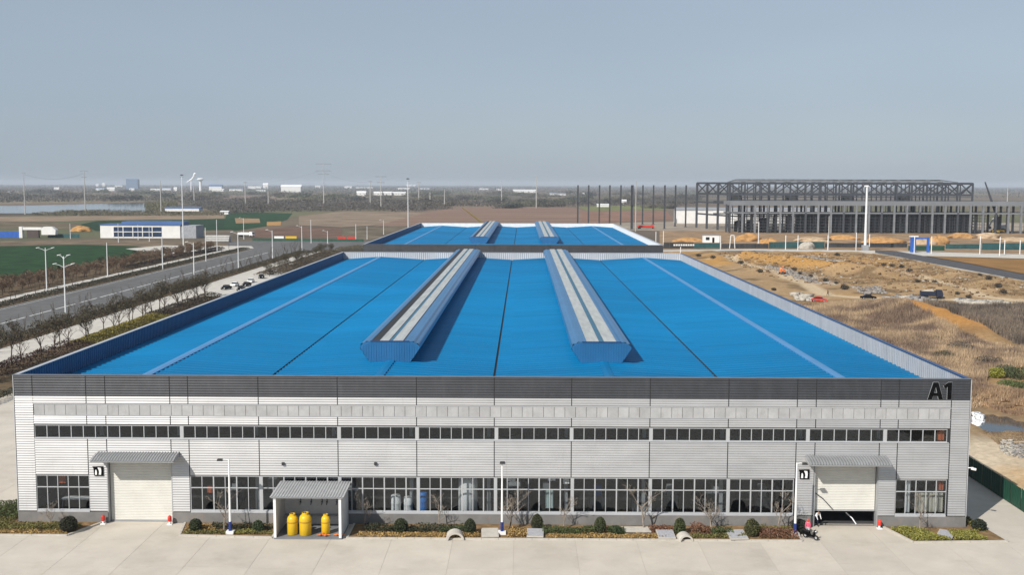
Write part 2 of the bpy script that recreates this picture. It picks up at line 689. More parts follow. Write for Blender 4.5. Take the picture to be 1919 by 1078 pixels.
def sheet(name, poly, z, m, kind='structure', thick=None):
    b = MB()
    if thick:
        b.prism([(p[0], p[1]) for p in poly], z - thick, z)
    else:
        b.add([(p[0], p[1], z) for p in poly], [tuple(range(len(poly)))])
    o = b.build(name, m)
    if not thick and o.data.polygons[0].normal.z < 0:
        o.data.flip_normals()
    o['kind'] = kind
    return o


# wide land to the horizon
ys = np.concatenate([np.linspace(-320, 900, 120), np.geomspace(920, 22000, 110)])
ts = np.linspace(-1, 1, 220)
YY, TT = np.meshgrid(ys, ts, indexing='ij')
XX = 52 + TT * (np.abs(YY) * 0.75 + 420)
base = fbm(XX, YY * 0.35, 90, 3, 4)
far = fbm(XX, YY * 0.3, 420, 9, 3)
c_br = np.array([0.155, 0.12, 0.082])
c_dk = np.array([0.082, 0.073, 0.056])
c_pk = np.array([0.21, 0.15, 0.11])
c_gr = np.array([0.12, 0.135, 0.06])
w1 = np.clip((base - 0.38) * 4, 0, 1)[..., None]
w2 = np.clip((far - 0.5) * 5, 0, 1)[..., None]
w3 = np.clip((fbm(XX, YY * 0.3, 260, 21, 3) - 0.60) * 8, 0, 1)[..., None]
cc = c_dk * (1 - w1) + c_br * w1
cc = cc * (1 - w2 * 0.7) + c_pk * w2 * 0.7
cc = cc * (1 - w3 * 0.6) + c_gr * w3 * 0.6
nr, nc = YY.shape
V = np.stack([XX, YY, np.full_like(XX, -0.06)], -1).reshape(-1, 3)
ii = np.arange(nr * nc).reshape(nr, nc)
Fq = np.stack([ii[:-1, :-1], ii[:-1, 1:], ii[1:, 1:], ii[1:, :-1]], -1).reshape(-1, 4)
o = npmesh('ground', V, Fq, groundm, cc.reshape(-1, 3))
o['kind'] = 'structure'


def field(pxpoly, z, col, var=0.2, scale=0.05, name='field', stretch=(1, 1, 1)):
    m = mat('field_%d' % len(MATS), tuple(c * 0.82 for c in col), 0.97, 0, var * 1.3, scale, 0.3, 1.2, detail=10, stretch=stretch)
    return sheet(name, [G(*p) for p in pxpoly], z, m)


field([(-90, 464), (0, 462), (150, 459), (250, 462), (300, 467), (290, 477), (240, 486), (120, 505), (0, 524), (-90, 540)], 0.05,
      (0.022, 0.060, 0.020), 0.35, 0.12)
field([(0, 452), (160, 449), (330, 452), (430, 455), (420, 462), (300, 466), (250, 461), (150, 458), (0, 461)], 0.04, (0.20, 0.15, 0.10), 0.35, 0.06)
field([(150, 421), (182, 414), (345, 412), (430, 410), (452, 424), (432, 431), (372, 432), (180, 433)], 0.06, (0.018, 0.050, 0.022), 0.3, 0.05)
field([(425, 400), (470, 398), (548, 400), (538, 412), (500, 424), (440, 433), (418, 426)], 0.07, (0.022, 0.062, 0.024), 0.3, 0.05)
field([(500, 416), (527, 415), (526, 423), (500, 424)], 0.12, (0.42, 0.24, 0.09), 0.2, 0.05)
field([(440, 409), (486, 410), (488, 418), (442, 419)], 0.12, (0.34, 0.22, 0.12), 0.2, 0.05)
field([(-60, 407), (0, 406), (150, 405), (300, 404), (420, 402), (420, 409), (345, 411), (180, 413), (90, 416), (-60, 414)], 0.05, (0.29, 0.215, 0.145), 0.25, 0.03)
field([(0, 415), (90, 417), (150, 420), (140, 430), (60, 428), (0, 428)], 0.06, (0.16, 0.125, 0.08), 0.4, 0.05)
field([(480, 430), (560, 424), (640, 428), (640, 446), (560, 448), (470, 446)], 0.06, (0.17, 0.105, 0.075), 0.25, 0.05)
field([(560, 405), (650, 396), (760, 398), (860, 402), (760, 418), (640, 426), (560, 422)], 0.05, (0.275, 0.205, 0.145), 0.25, 0.03)
field([(640, 428), (760, 420), (800, 405), (860, 404), (880, 416), (700, 450), (650, 452)], 0.06, (0.155, 0.125, 0.085), 0.4, 0.05)
field([(820, 394), (900, 389), (1060, 388), (1090, 392), (1090, 420), (700, 424), (780, 404)], 0.09, (0.255, 0.165, 0.12), 0.22, 0.04, stretch=(0.15, 1, 1))
field([(1080, 387), (1250, 384), (1250, 394), (1100, 395)], 0.11, (0.19, 0.20, 0.075), 0.3, 0.03)
field([(1090, 396), (1250, 395), (1260, 412), (1090, 420)], 0.12, (0.27, 0.155, 0.11), 0.25, 0.04)
field([(460, 366), (640, 362), (700, 370), (560, 378), (450, 376)], 0.05, (0.27, 0.21, 0.15), 0.2, 0.01)
field([(-40, 372), (120, 369), (330, 366), (330, 376), (200, 380), (-40, 383)], 0.05, (0.235, 0.19, 0.125), 0.25, 0.01)
field([(330, 366), (480, 366), (480, 380), (350, 380)], 0.06, (0.225, 0.165, 0.13), 0.25, 0.01)

# water
waterm = mat('water', (0.05, 0.085, 0.11), 0.06, 0, 0.1, 0.05, 0.12, 0.6, spec=0.6)
lake = sheet('lake', [G(*p) for p in [(-60, 387), (0, 386), (75, 385), (150, 383), (285, 379), (286, 390), (268, 400), (200, 398), (130, 397), (75, 400), (0, 400), (-60, 401)]], 0.14, waterm)

# --- factory yard
sheet('yard', [(-33, -70), (105.6, -70), (105.6, 230), (97, 230), (97, 0.4), (0, 0.4), (0, 70), (-33, 70)], -0.012, concrete_j)
yard = bpy.data.objects['yard']
slab_cache = {}


def slab(x0, y0, x1, y1):
    g = 0.012
    k = (round(x1 - x0, 2), round(y1 - y0, 2))
    if k not in slab_cache:
        slab_cache[k] = MB().box(g, g, -0.01, k[0] - g, k[1] - g, 0.004).mesh('concrete_slab')
    o = finish('concrete_slab', slab_cache[k], concrete, yard)
    o.location = (x0, y0, 0)
    return o


xs = list(np.arange(-33, 105, 6.0)) + [105.6]
for i in range(len(xs) - 1):
    for (a, b) in ((-70, -21), (-21, -13), (-13, -5.0), (-5.0, 0.4)):
        slab(xs[i], a, xs[i + 1], b)
for a in range(0, 70, 7):
    for b, c in ((-33, -24), (-24, -15), (-15, -7), (-7, 0)):
        slab(b, a + (0.4 if a == 0 else 0), c, a + 7)
for a in range(0, 224, 8):
    slab(97, a + (0.4 if a == 0 else 0), 105.6, a + 8)

# --- road on the left with pavements
sheet('road', [(-93, 20), (-63, 20), (-63, 430), (-58, 470), (-40, 480), (30, 482), (30, 548), (-60, 556), (-115, 552), (-150, 540), (-150, 505),
               (-100, 500), (-93, 470)], 0.02, asphalt)
for i in range(26):
    y0 = 30 + i * 16
    sheet('lane_marking', [(-77.85, y0), (-77.45, y0), (-77.45, y0 + 13.5), (-77.85, y0 + 13.5)], 0.028, paint)
sheet('edge_line', [(-64.2, 20), (-64.0, 20), (-64.0, 430), (-64.2, 430)], 0.028, paint)
sheet('edge_line', [(-92.2, 20), (-92.0, 20), (-92.0, 470), (-92.2, 470)], 0.028, paint)
sheet('edge_line', [(-60, 555), (30, 547), (30, 546.4), (-60, 554.3)], 0.028, paint)
sheet('pavement', [(-106, 60), (-99.5, 60), (-99.5, 420), (-101, 455), (-106, 470)], 0.06, pave, thick=0.1)
sheet('pavement', [(-58, 40), (-47.6, 40), (-47.6, 226), (-33.2, 226), (-33.2, 300), (-48, 330), (-48, 420), (-52, 452), (-58, 440)], 0.06, pave, thick=0.1)
sheet('pavement', [(-33, 70), (-20, 70), (-20, 230), (-33, 230)], 0.04, pave)
sheet('pavement', [(-122, 420), (-104, 440), (-94, 480), (-100, 499), (-150, 503), (-160, 470)], 0.07, pave, thick=0.1)
sheet('verge', [(-47.5, 40), (-33.2, 40), (-33.2, 226), (-47.5, 226)], 0.05, mat('verge_earth', (0.12, 0.085, 0.05), 0.97, 0, 0.35, 0.5), thick=0.1)
sheet('verge', [(-99.4, 40), (-93.1, 40), (-93.1, 470), (-99.4, 420)], 0.05, MATS['verge_earth'], thick=0.1)
sheet('verge', [(-62.9, 40), (-58.1, 40), (-58.1, 440), (-62.9, 430)], 0.05, MATS['verge_earth'], thick=0.1)
sheet('verge', [(-122, 60), (-106.1, 60), (-106.1, 470), (-122, 440)], 0.07, MATS['verge_earth'], thick=0.1)
for x in (-93.1, -63):
    MB().box(x - 0.12, 40, 0.0, x + 0.12, 430, 0.17).build('kerb', concrete2)['kind'] = 'structure'
sheet('site_road', [G(*p) for p in [(1236, 470), (1400, 468), (1660, 471), (1919, 478), (2000, 480), (2000, 489), (1919, 486), (1700, 480), (1560, 474), (1400, 471), (1236, 473)]], 0.30, pave)
sheet('site_road', [G(*p) for p in [(1640, 470), (1680, 472), (1735, 482), (1800, 493), (1919, 516), (2000, 533), (2000, 545), (1919, 529), (1840, 514), (1760, 499), (1700, 487), (1640, 476)]], 0.36,
      mat('dark_asphalt', (0.085, 0.082, 0.085), 0.9, 0, 0.2, 0.3, 0.15, 7))
# pale kerb that follows the dark road
kp = [G(*p) for p in [(1600, 474), (1640, 476.5), (1700, 487.5), (1760, 499.5), (1840, 514.5), (1919, 529.8), (2000, 546)]]
kb = MB()
for a, b in zip(kp[:-1], kp[1:]):
    kb.bar((a[0], a[1], 0.35), (b[0], b[1], 0.35), 1.1, 0.5)
kb.build('kerb', concrete2)['kind'] = 'structure'
field([(1690, 480), (1919, 487), (2000, 490), (2000, 531), (1919, 515), (1800, 492), (1735, 481)], 0.33, (0.31, 0.17, 0.06), 0.15, 0.05)
field([(1236, 431), (1330, 428), (1480, 436), (1700, 434), (2000, 434), (2000, 479), (1919, 477), (1660, 470), (1236, 469)], 0.10, (0.33, 0.22, 0.13), 0.35, 0.08, name='building_site')
field([(1080, 420), (1330, 414), (1919, 418), (2000, 418), (2000, 436), (1236, 433), (1150, 431)], 0.13, (0.36, 0.30, 0.235), 0.25, 0.05, name='building_site')

# --- earthworks to the right of the hall: one sheet with real relief
TR1 = [G(*p)[:2] for p in [(1362, 484), (1379, 496), (1408, 504), (1430, 510), (1459, 515), (1480, 524), (1510, 534), (1529, 546), (1544, 556), (1613, 563), (1700, 566), (1800, 566), (1919, 573), (2000, 578)]]
TR2 = [G(*p)[:2] for p in [(1540, 487), (1559, 490), (1591, 496), (1628, 504), (1673, 511), (1700, 515), (1752, 531), (1804, 547), (1848, 559), (1919, 568)]]
TR3 = [G(*p)[:2] for p in [(1760, 517), (1830, 521), (1870, 529), (1919, 547), (2000, 570)]]
gx = np.arange(105.4, 452, 1.25)
gy = np.arange(-40, 486, 1.6)
TX, TY = np.meshgrid(gx, gy)
px_of = {}


def bump(pa, pb, h, w):
    a, b = G(*pa)[:2], G(*pb)[:2]
    d = dline(TX, TY, [a, b])
    return h * np.exp(-(d / w) ** 2)


TZ = 0.45 + 1.1 * (fbm(TX, TY, 26, 5, 4) - 0.42) + 1.0 * (fbm(TX, TY, 7, 8, 3) - 0.5) + 0.7 * np.abs(fbm(TX, TY * 0.6, 13, 18, 3) - 0.5)
TZ += bump((1400, 489), (1600, 512), 3.4, 9)
TZ += bump((1575, 516), (1640, 522), 4.0, 8)
TZ += bump((1690, 592), (1835, 634), 3.6, 8)
TZ += bump((1560, 590), (1660, 600), 1.6, 9)
TZ += bump((1700, 540), (1760, 548), 1.8, 10)
TZ += bump((1330, 478), (1420, 512), 1.6, 9)
TZ += bump((1780, 520), (1900, 548), 2.2, 9)
TZ += bump((1830, 755), (1919, 768), 1.2, 4)
dtr = np.minimum(np.minimum(dline(TX, TY, TR1), dline(TX, TY, TR2)), dline(TX, TY, TR3) + 1.5)
POND = [G(*p)[:2] for p in [(1806, 774), (1822, 776), (1840, 775), (1862, 779), (1890, 783), (1919, 793), (1950, 800), (1950, 812), (1919, 811), (1880, 811), (1850, 817), (1838, 808), (1832, 800), (1806, 795)]]
inp = inpoly(TX.ravel(), TY.ravel(), POND).reshape(TX.shape)
dpo = dline(TX, TY, POND + [POND[0]])
flat = np.clip(dtr / 6, 0, 1)
TZ = 0.4 + (TZ - 0.4) * (0.25 + 0.75 * flat)
near_f = np.clip((TX - 106) / 6, 0, 1)
TZ = 0.05 + (TZ - 0.05) * near_f
TZ = np.where(inp, np.minimum(TZ, 0.1 - 0.6 * np.clip(dpo / 3, 0, 1)), TZ * np.clip(dpo / 5, 0.55, 1) + 0.05)
TZ = np.maximum(TZ, np.where(inp, -0.05, 0.0))
SITE = [G(*p)[:2] for p in [(1200, 473), (1600, 473.5), (1640, 476), (1700, 487), (1760, 499), (1840, 514), (1919, 529), (2060, 556), (2060, 430), (1200, 430)]]
ins = inpoly(TX.ravel(), TY.ravel(), SITE).reshape(TX.shape)
dsi = dline(TX, TY, SITE[:8])
TZ = np.where(ins, np.minimum(TZ * np.clip(1 - dsi / 3, 0, 1), 0.2), np.minimum(TZ, 0.25 + dsi * 0.3))
TZ = np.where(ins & (dsi > 1.5), -0.03, TZ)
n1, n2, n3 = fbm(TX, TY, 40, 31, 4), fbm(TX, TY, 9, 41, 4), fbm(TX, TY, 3.5, 51, 3)
tan = np.array([0.33, 0.22, 0.115])
org = np.array([0.41, 0.225, 0.07])
pal = np.array([0.50, 0.38, 0.24])
drk = np.array([0.17, 0.112, 0.058])


def mixc(c, col, w):
    w = np.clip(w, 0, 1)[..., None]
    return c * (1 - w) + col * w


TC = np.broadcast_to(tan, TX.shape + (3,)).copy()
TC = mixc(TC, org, (n1 - 0.45) * 4)
TC = mixc(TC, drk, (n2 - 0.53) * 6)
TC = mixc(TC, pal, (n3 - 0.62) * 2.5)
TC = mixc(TC, org * 1.05, bump((1400, 490), (1610, 514), 1.3, 10))
TC = mixc(TC, np.array([0.40, 0.20, 0.06]), bump((1690, 590), (1835, 632), 1.3, 8))
TC = mixc(TC, drk, 0.75 * (TY < 215) * (TY > 62) * (TX < 300) * np.clip((n2 - 0.3) * 4, 0, 1) * (1 - bump((1690, 590), (1835, 632), 1.0, 9)))
TC = mixc(TC, np.array([0.52, 0.43, 0.31]), np.clip((44 - TY) / 10, 0, 1) * np.clip((n2 - 0.25) * 3, 0, 1))
TC = mixc(TC, np.array([0.22, 0.16, 0.10]), np.clip((6 - dpo) / 6, 0, 1) * 0.7)
TC = mixc(TC, np.array([0.50, 0.385, 0.25]), np.clip((3.6 + 2.5 * (n2 - 0.5) - dtr) / 1.6, 0, 1))
TC = mixc(TC, np.array([0.47, 0.43, 0.38]), np.exp(-(dline(TX, TY, [G(1440, 505)[:2], G(1500, 519)[:2], G(1560, 536)[:2]]) / 3.5) ** 2) * (n3 > 0.42))
TC = mixc(TC, np.array([0.46, 0.42, 0.37]), np.exp(-(dline(TX, TY, [G(1500, 484)[:2], G(1560, 495)[:2], G(1690, 508)[:2]]) / 4) ** 2) * (n3 > 0.45))
nr, nc = TX.shape
V = np.stack([TX, TY, TZ], -1).reshape(-1, 3)
ii = np.arange(nr * nc).reshape(nr, nc)
Fq = np.stack([ii[:-1, :-1], ii[:-1, 1:], ii[1:, 1:], ii[1:, :-1]], -1).reshape(-1, 4)
o = npmesh('earthworks_terrain', V, Fq, groundm, TC.reshape(-1, 3), smooth=True)
o['kind'] = 'structure'
sheet('pond', POND, 0.11, mat('pond_water', (0.035, 0.045, 0.05), 0.05, 0, 0.1, 0.2, 0.10, 1.5))


def tz(x, y):
    j = int(np.clip(round((x - gx[0]) / 1.25), 0, len(gx) - 1))
    i = int(np.clip(round((y - gy[0]) / 1.6), 0, len(gy) - 1))
    return float(TZ[i, j])


def tzv(x, y):
    j = np.clip(np.round((x - gx[0]) / 1.25).astype(int), 0, len(gx) - 1)
    i = np.clip(np.round((y - gy[0]) / 1.6).astype(int), 0, len(gy) - 1)
    return TZ[i, j]

# ================================================================== the factory hall
W, HT, LEN = 97.0, 15.35, 202.9
SEAM = [0.0, 1.89, 7.36, 9.32, 15.91, 17.76, 24.93, 32.99, 41.03, 48.93, 56.77, 64.72, 72.66, 79.58, 81.49, 88.0, 89.82, 95.1, W]
RIDGE = [10.9, 36.2, 61.2, 86.2]
VALLEY = [0.35, 23.6, 48.6, 73.6, 96.65]
ZR, ZV = 13.95, 13.2


def rib_profile(z0, z1, pitch=0.25, y0=0.0, d=0.045):
    """upright sheet with level grooves, as (y, z)"""
    n = max(1, int(round((z1 - z0) / pitch)))
    p = (z1 - z0) / n
    pr = []
    for i in range(n):
        a = z0 + i * p
        pr += [(y0 + d, a), (y0, a + p * 0.11), (y0, a + p * 0.40)]
    pr += [(y0 + d, z1)]
    return pr


def wall_panel(x0, x1, z0, z1, m, parent, y=-0.05, gap=0.048):
    return MB().strip(rib_profile(z0, z1, y0=y), 'x', x0 + gap, x1 - gap).build('wall_panel', m, parent, fix=False)


def roof_slope(x0, z0, x1, z1, y0, y1, pitch, parent, m, rib=0.13, name='roof_slope'):
    """roof sheet whose standing ribs run down the slope (along x)"""
    n = int((y1 - y0) / pitch)
    p = (y1 - y0) / n
    ya, ra = [], []
    for i in range(n):
        a = y0 + i * p
        ya += [a, a + p * 0.66, a + p * 0.80, a + p * 0.88]
        ra += [0, 0, rib, rib]
    ya.append(y1)
    ra.append(0)
    k = len(ya)
    ya, ra = np.array(ya), np.array(ra)
    V = np.concatenate([np.stack([np.full(k, x0), ya, z0 + ra], 1), np.stack([np.full(k, x1), ya, z1 + ra], 1)])
    i = np.arange(k - 1)
    Fq = np.stack([i, i + k, i + k + 1, i + 1], 1)
    off = OFF[parent]
    return npmesh(name, V - np.array(off), Fq, m, None, parent)


VPROF = [(-2.35, 0.0), (-2.75, 0.55), (-3.35, 1.45), (-3.52, 1.75), (-3.45, 1.98), (-3.2, 2.22), (-2.75, 2.43), (-2.25, 2.52)]


def ventilator(xc, y0, y1, zb, parent, pitch, gap_left):
    """long ridge ventilator: ribbed hood on each flank, two skylight strips, end caps"""
    root = MB().box(xc - 2.2, y0 + 0.1, zb - 0.5, xc + 2.2, y1 - 0.1, zb + 0.15).build('roof_ventilator', blue_vent, parent)
    OFF[root] = OFF[parent]
    off = np.array(OFF[parent])
    # hood sheets: ribs run the length of the flank, so the outline is stepped
    pts = []
    for (ax, az), (bx, bz) in zip(VPROF[:-1], VPROF[1:]):
        L_ = math.hypot(bx - ax, bz - az)
        m_ = max(1, int(round(L_ / 0.17)))
        for i in range(m_):
            pts.append((ax + (bx - ax) * i / m_, az + (bz - az) * i / m_))
    pts.append(VPROF[-1])
    ys_ = np.linspace(y0, y1, 40)
    for sgn in (-1, 1):
        rows = []
        for i, (qx, qz) in enumerate(pts):
            e = 0.14 if (i // 2) % 2 else 0.0
            rows.append(np.stack([np.full(40, xc - sgn * (qx - 0.75 * e)), ys_, np.full(40, zb + qz + 0.5 * e)], 1))
        V = np.concatenate(rows) - off
        i = np.arange(39)
        Fq = np.concatenate([np.stack([i + r * 40, i + 1 + r * 40, i + 1 + (r + 1) * 40, i + (r + 1) * 40], 1) for r in range(len(rows) - 1)])
        npmesh('hood', V, Fq, blue_vent, None, root)
    end = [(xc + a, zb + b) for a, b in VPROF] + [(xc - a, zb + b) for a, b in VPROF[::-1]]
    for y in (y0 + 0.02, y1 - 0.12):
        e = MB().extr(end, 'y', y, y + 0.1).build('end_cap', blue_vent, root)
    # upright ribs of the near end sheet
    b = MB()
    for i in range(22):
        x = -3.15 + i * 0.3
        zt = 2.46 if abs(x) < 2.3 else 2.46 - (abs(x) - 2.3) * 0.55
        zl = 0.06 if abs(x) < 2.3 else 0.06 + (abs(x) - 2.3) * 1.35
        b.box(xc + x - 0.045, y0 - 0.03, zb + zl, xc + x + 0.045, y0 + 0.02, zb + zt)
    b.build('end_rib', blue_vent, root)['kind'] = 'stuff'
    MB().bar((xc - 2.3, y0 - 0.05, zb + 2.55), (xc + 2.3, y0 - 0.05, zb + 2.55), 0.1, 0.08).build('trim', navy, root)
    # top: two skylight strips with a blue band between
    lay = [(-1.75, -0.3), (0.3, 1.75)] if not gap_left else [(-1.2, -0.1), (0.35, 1.55)]
    for a, c in lay:
        nn = int((y1 - y0) / 3.0)
        q = (y1 - y0) / nn
        me = MB().box(a + 0.01, 0.03, 0.0, c - 0.01, q - 0.03, 0.09).mesh('skylight_sheet')
        for i in range(nn):
            s = finish('skylight_sheet', me, skylight_m, root)
            s.location = Vector((xc, y0 + i * q, zb + 2.5)) - OFF[parent]
    MB().box(xc - 2.3, y0, zb + 2.30, xc + 2.3, y1, zb + 2.47).build('top_deck', blue_vent, root)
    if gap_left:
        MB().box(xc - 2.22, y0 + 0.3, zb + 2.46, xc - 1.3, y1 - 0.3, zb + 2.485).build('air_slot', vent_dark, root)
        MB().box(xc - 0.06, y0, zb + 2.46, xc + 0.3, y1, zb + 2.53).build('centre_band', mat('vent_band', (0.035, 0.125, 0.20), 0.5), root)
    else:
        MB().box(xc - 0.27, y0, zb + 2.46, xc + 0.27, y1, zb + 2.53).build('centre_band', mat('vent_band', (0.035, 0.125, 0.20), 0.5), root)
    return root


def roof_and_parapets(root, Y0, Y1, pitch, vent_from, vpitch, par_back, par_right):
    for k in range(4):
        roof_slope(VALLEY[k] + (0.13 if k else 0), ZV, RIDGE[k], ZR, Y0 + 0.3, Y1 - 0.25, pitch, root, blue)
        roof_slope(RIDGE[k], ZR, VALLEY[k + 1] - (0.13 if k < 3 else 0), ZV, Y0 + 0.3, Y1 - 0.25, pitch, root, blue)
        y_end = vent_from if k in (1, 2) else Y1 - 0.3
        cap = MB()
        cap.add([(RIDGE[k] - 0.5, Y0 + 0.3, ZR + 0.13), (RIDGE[k], Y0 + 0.3, ZR + 0.19), (RIDGE[k] + 0.5, Y0 + 0.3, ZR + 0.13),
                 (RIDGE[k] - 0.5, y_end, ZR + 0.13), (RIDGE[k], y_end, ZR + 0.19), (RIDGE[k] + 0.5, y_end, ZR + 0.13),
                 (RIDGE[k] - 0.5, Y0 + 0.3, ZR - 0.05), (RIDGE[k] + 0.5, Y0 + 0.3, ZR - 0.05), (RIDGE[k] - 0.5, y_end, ZR - 0.05), (RIDGE[k] + 0.5, y_end, ZR - 0.05)],
                [(0, 1, 4, 3), (1, 2, 5, 4), (0, 3, 8, 6), (2, 7, 9, 5)])
        cap.build('ridge_cap', blue_cap if k in (0, 3) else blue, root)
    for k in (1, 2, 3):
        x = VALLEY[k]
        MB().strip([(x - 0.14, ZV + 0.03), (x - 0.12, ZV - 0.2), (x + 0.12, ZV - 0.2), (x + 0.14, ZV + 0.03)], 'y', Y0 + 0.3, Y1 - 0.25).build('gutter', gutter_m, root)
    # parapets: thin walls with an inner lining that carries upright ribs
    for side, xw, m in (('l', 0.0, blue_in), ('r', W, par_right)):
        s = 1 if side == 'l' else -1
        MB().box(min(xw, xw + s * 0.22), Y0 + 0.3, 12.2, max(xw, xw + s * 0.22), Y1, HT - 0.04).build('parapet', silver, root)
        n = int((Y1 - Y0 - 0.6) / 0.6)
        prof = []
        q = (Y1 - Y0 - 0.6) / n
        for i in range(n):
            a = Y0 + 0.32 + i * q
            prof += [(xw + s * 0.24, a), (xw + s * 0.24, a + q * 0.28), (xw + s * 0.30, a + q * 0.34), (xw + s * 0.30, a + q * 0.94)]
        k = len(prof)
        P = np.array(prof)
        V = np.concatenate([np.column_stack([P, np.full(k, 12.9)]), np.column_stack([P, np.full(k, HT - 0.06)])]) - np.array(OFF[root])
        i = np.arange(k - 1)
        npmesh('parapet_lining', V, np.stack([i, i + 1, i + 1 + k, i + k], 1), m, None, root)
        MB().box(min(xw - s * 0.06, xw + s * 0.40), Y0 + 0.1, HT - 0.035, max(xw - s * 0.06, xw + s * 0.40), Y1 + 0.05, HT + 0.04).build('coping', flash if side == 'l' or par_right is white else navy, root)
    MB().box(0, Y1 - 0.2, 12.2, W, Y1 + 0.05, HT - 0.04).build('parapet', silver, root)
    prof = []
    n = int((W - 0.7) / 0.6)
    q = (W - 0.7) / n
    for i in range(n):
        a = 0.35 + i * q
        prof += [(a, Y1 - 0.22), (a + q * 0.7, Y1 - 0.22), (a + q * 0.8, Y1 - 0.27), (a + q * 0.95, Y1 - 0.27)]
    k = len(prof)
    P = np.array(prof)
    V = np.concatenate([np.column_stack([P, np.full(k, 12.9)]), np.column_stack([P, np.full(k, HT - 0.06)])]) - np.array(OFF[root])
    i = np.arange(k - 1)
    npmesh('parapet_lining', V, np.stack([i, i + 1, i + 1 + k, i + k], 1), par_back, None, root)
    MB().box(-0.06, Y1 - 0.3, HT - 0.033, W + 0.06, Y1 + 0.1, HT + 0.035).build('coping', flash, root)
    ventilator(36.15, vent_from, Y1 - 1.0, ZR - 0.1, root, vpitch, True)
    ventilator(61.05, vent_from, Y1 - 1.0, ZR - 0.1, root, vpitch, False)


hall = thing('factory_hall', (48.5, 0, 0), 'large silver and dark grey factory hall with blue roof, marked A1, in front', 'factory')

# --- front wall: sheets between the seams, band by band
Z_BAND = (13.2, HT - 0.03)
for i in range(len(SEAM) - 1):
    a, b = SEAM[i], SEAM[i + 1]
    if i == 17:
        continue
    wall_panel(a, b if i < 16 else W, *Z_BAND, dark_sheet, hall)
wall_panel(0, 1.95, 1.18, 13.17, silver, hall)
wall_panel(95.1, W, 1.18, 13.17, silver, hall)
for i in range(1, 17):
    a, b = SEAM[i], SEAM[i + 1]
    wall_panel(a, b, 12.42, 13.17, silver, hall)
    wall_panel(a, b, 10.28, 11.18, silver, hall)
    low = 5.02
    if i in (2, 4, 13, 15):
        low = 1.18
    if i in (3, 14):
        low = 7.30
    wall_panel(a, b, low, 8.78, silver, hall)
# fascia strip of square panels
nf = 86
q = (95.05 - 1.98) / nf
me = MB().box(0.02, -0.05, 0, q - 0.02, 0.0, 1.06).mesh('fascia_panel')
for i in range(nf):
    s = finish('fascia_panel', me, fascia, hall)
    s.location = Vector((1.98 + i * q, 0, 11.25)) - OFF[hall]
MB().box(1.95, -0.085, 12.325, 95.1, 0.02, 12.40).build('flashing_strip', flash, hall)
MB().box(1.95, -0.085, 11.19, 95.1, 0.02, 11.24).build('flashing_strip', flash, hall)
MB().box(-0.1, -0.1, HT - 0.03, W + 0.1, 0.3, HT + 0.045).build('coping', mat('steel_coping', (0.16, 0.17, 0.19), 0.4, 0.3), hall)
for x in (-0.06, W):
    MB().box(x, -0.08, 1.15, x + 0.06, 0.1, HT - 0.04).build('corner_trim', flash, hall)

# backing wall with openings for windows and doors
bk = MB()
bk.box(0, 0.0, 10.2, W, 0.25, HT - 0.04)
bk.box(0, 0.0, 4.99, 9.2, 0.25, 8.9)
bk.box(9.2, 0.0, 6.5, 15.95, 0.25, 8.9)
bk.box(15.95, 0.0, 4.99, 81.55, 0.25, 8.9)
bk.box(81.55, 0.0, 6.5, 88.0, 0.25, 8.9)
bk.box(88.0, 0.0, 4.99, W, 0.25, 8.9)
bk.box(0, 0, 8.9, 2.0, 0.25, 10.2)
bk.box(94.8, 0, 8.9, W, 0.25, 10.2)
for a, b in ((0, 1.98), (7.40, 9.2), (15.95, 17.8), (79.45, 81.55), (88.0, 89.8), (94.95, W)):
    bk.box(a, 0.0, 1.2, b, 0.25, 4.99)
bk.build('wall_backing', backing, hall)
pl = MB()
for a, b in ((-0.02, 9.25), (15.9, 81.5), (88.05, W + 0.02)):
    pl.box(a, -0.12, 0, b, 0.25, 1.12)
pl.build('plinth', plinth_m, hall)

# --- windows
pane_cache = {}


def window(xa, xb, n, z0, z1, transom, wide, parent, post=0.0):
    """one bay of glazing: frame with mullions, each pane a piece of its own"""
    fr = MB()
    fr.box(xa, -0.06, z0 - 0.10, xb, 0.12, z0)
    fr.box(xa, -0.06, z1 - 0.06, xb, 0.12, z1)
    wdt = (xb - xa - post) / n
    xs_ = [xa + post + i * wdt for i in range(n + 1)]
    if post:
        fr.box(xa, -0.05, z0, xa + post, 0.14, z1 - 0.06)
    for i, x in enumerate(xs_):
        t = 0.065 if (wide and i % 2 == 0) else 0.036
        a = max(xa + post, x - t)
        c = min(xb, x + t)
        fr.box(a + 0.001, -0.045, z0, c - 0.001, 0.10, z1 - 0.06)
    if transom:
        fr.box(xa + post, -0.04, transom - 0.045, xb, 0.09, transom + 0.045)
    f = fr.build('window', frame_m, parent)
    rows = [(z0, z1 - 0.06)] if not transom else [(z0, transom), (transom, z1 - 0.06)]
    for i in range(n):
        for a, b in rows:
            k = (round(wdt, 3), round(b - a, 3))
            if k not in pane_cache:
                pane_cache[k] = MB().box(0.03, 0, 0.02, wdt - 0.03, 0.012, b - a - 0.02).mesh('pane')
            p = finish('pane', pane_cache[k], glass, f)
            p.location = Vector((xs_[i], 0.03 + random.uniform(-0.004, 0.004), a)) - OFF[parent]
            p.rotation_euler = (random.uniform(-0.006, 0.006), 0, random.uniform(-0.008, 0.008))
    return f


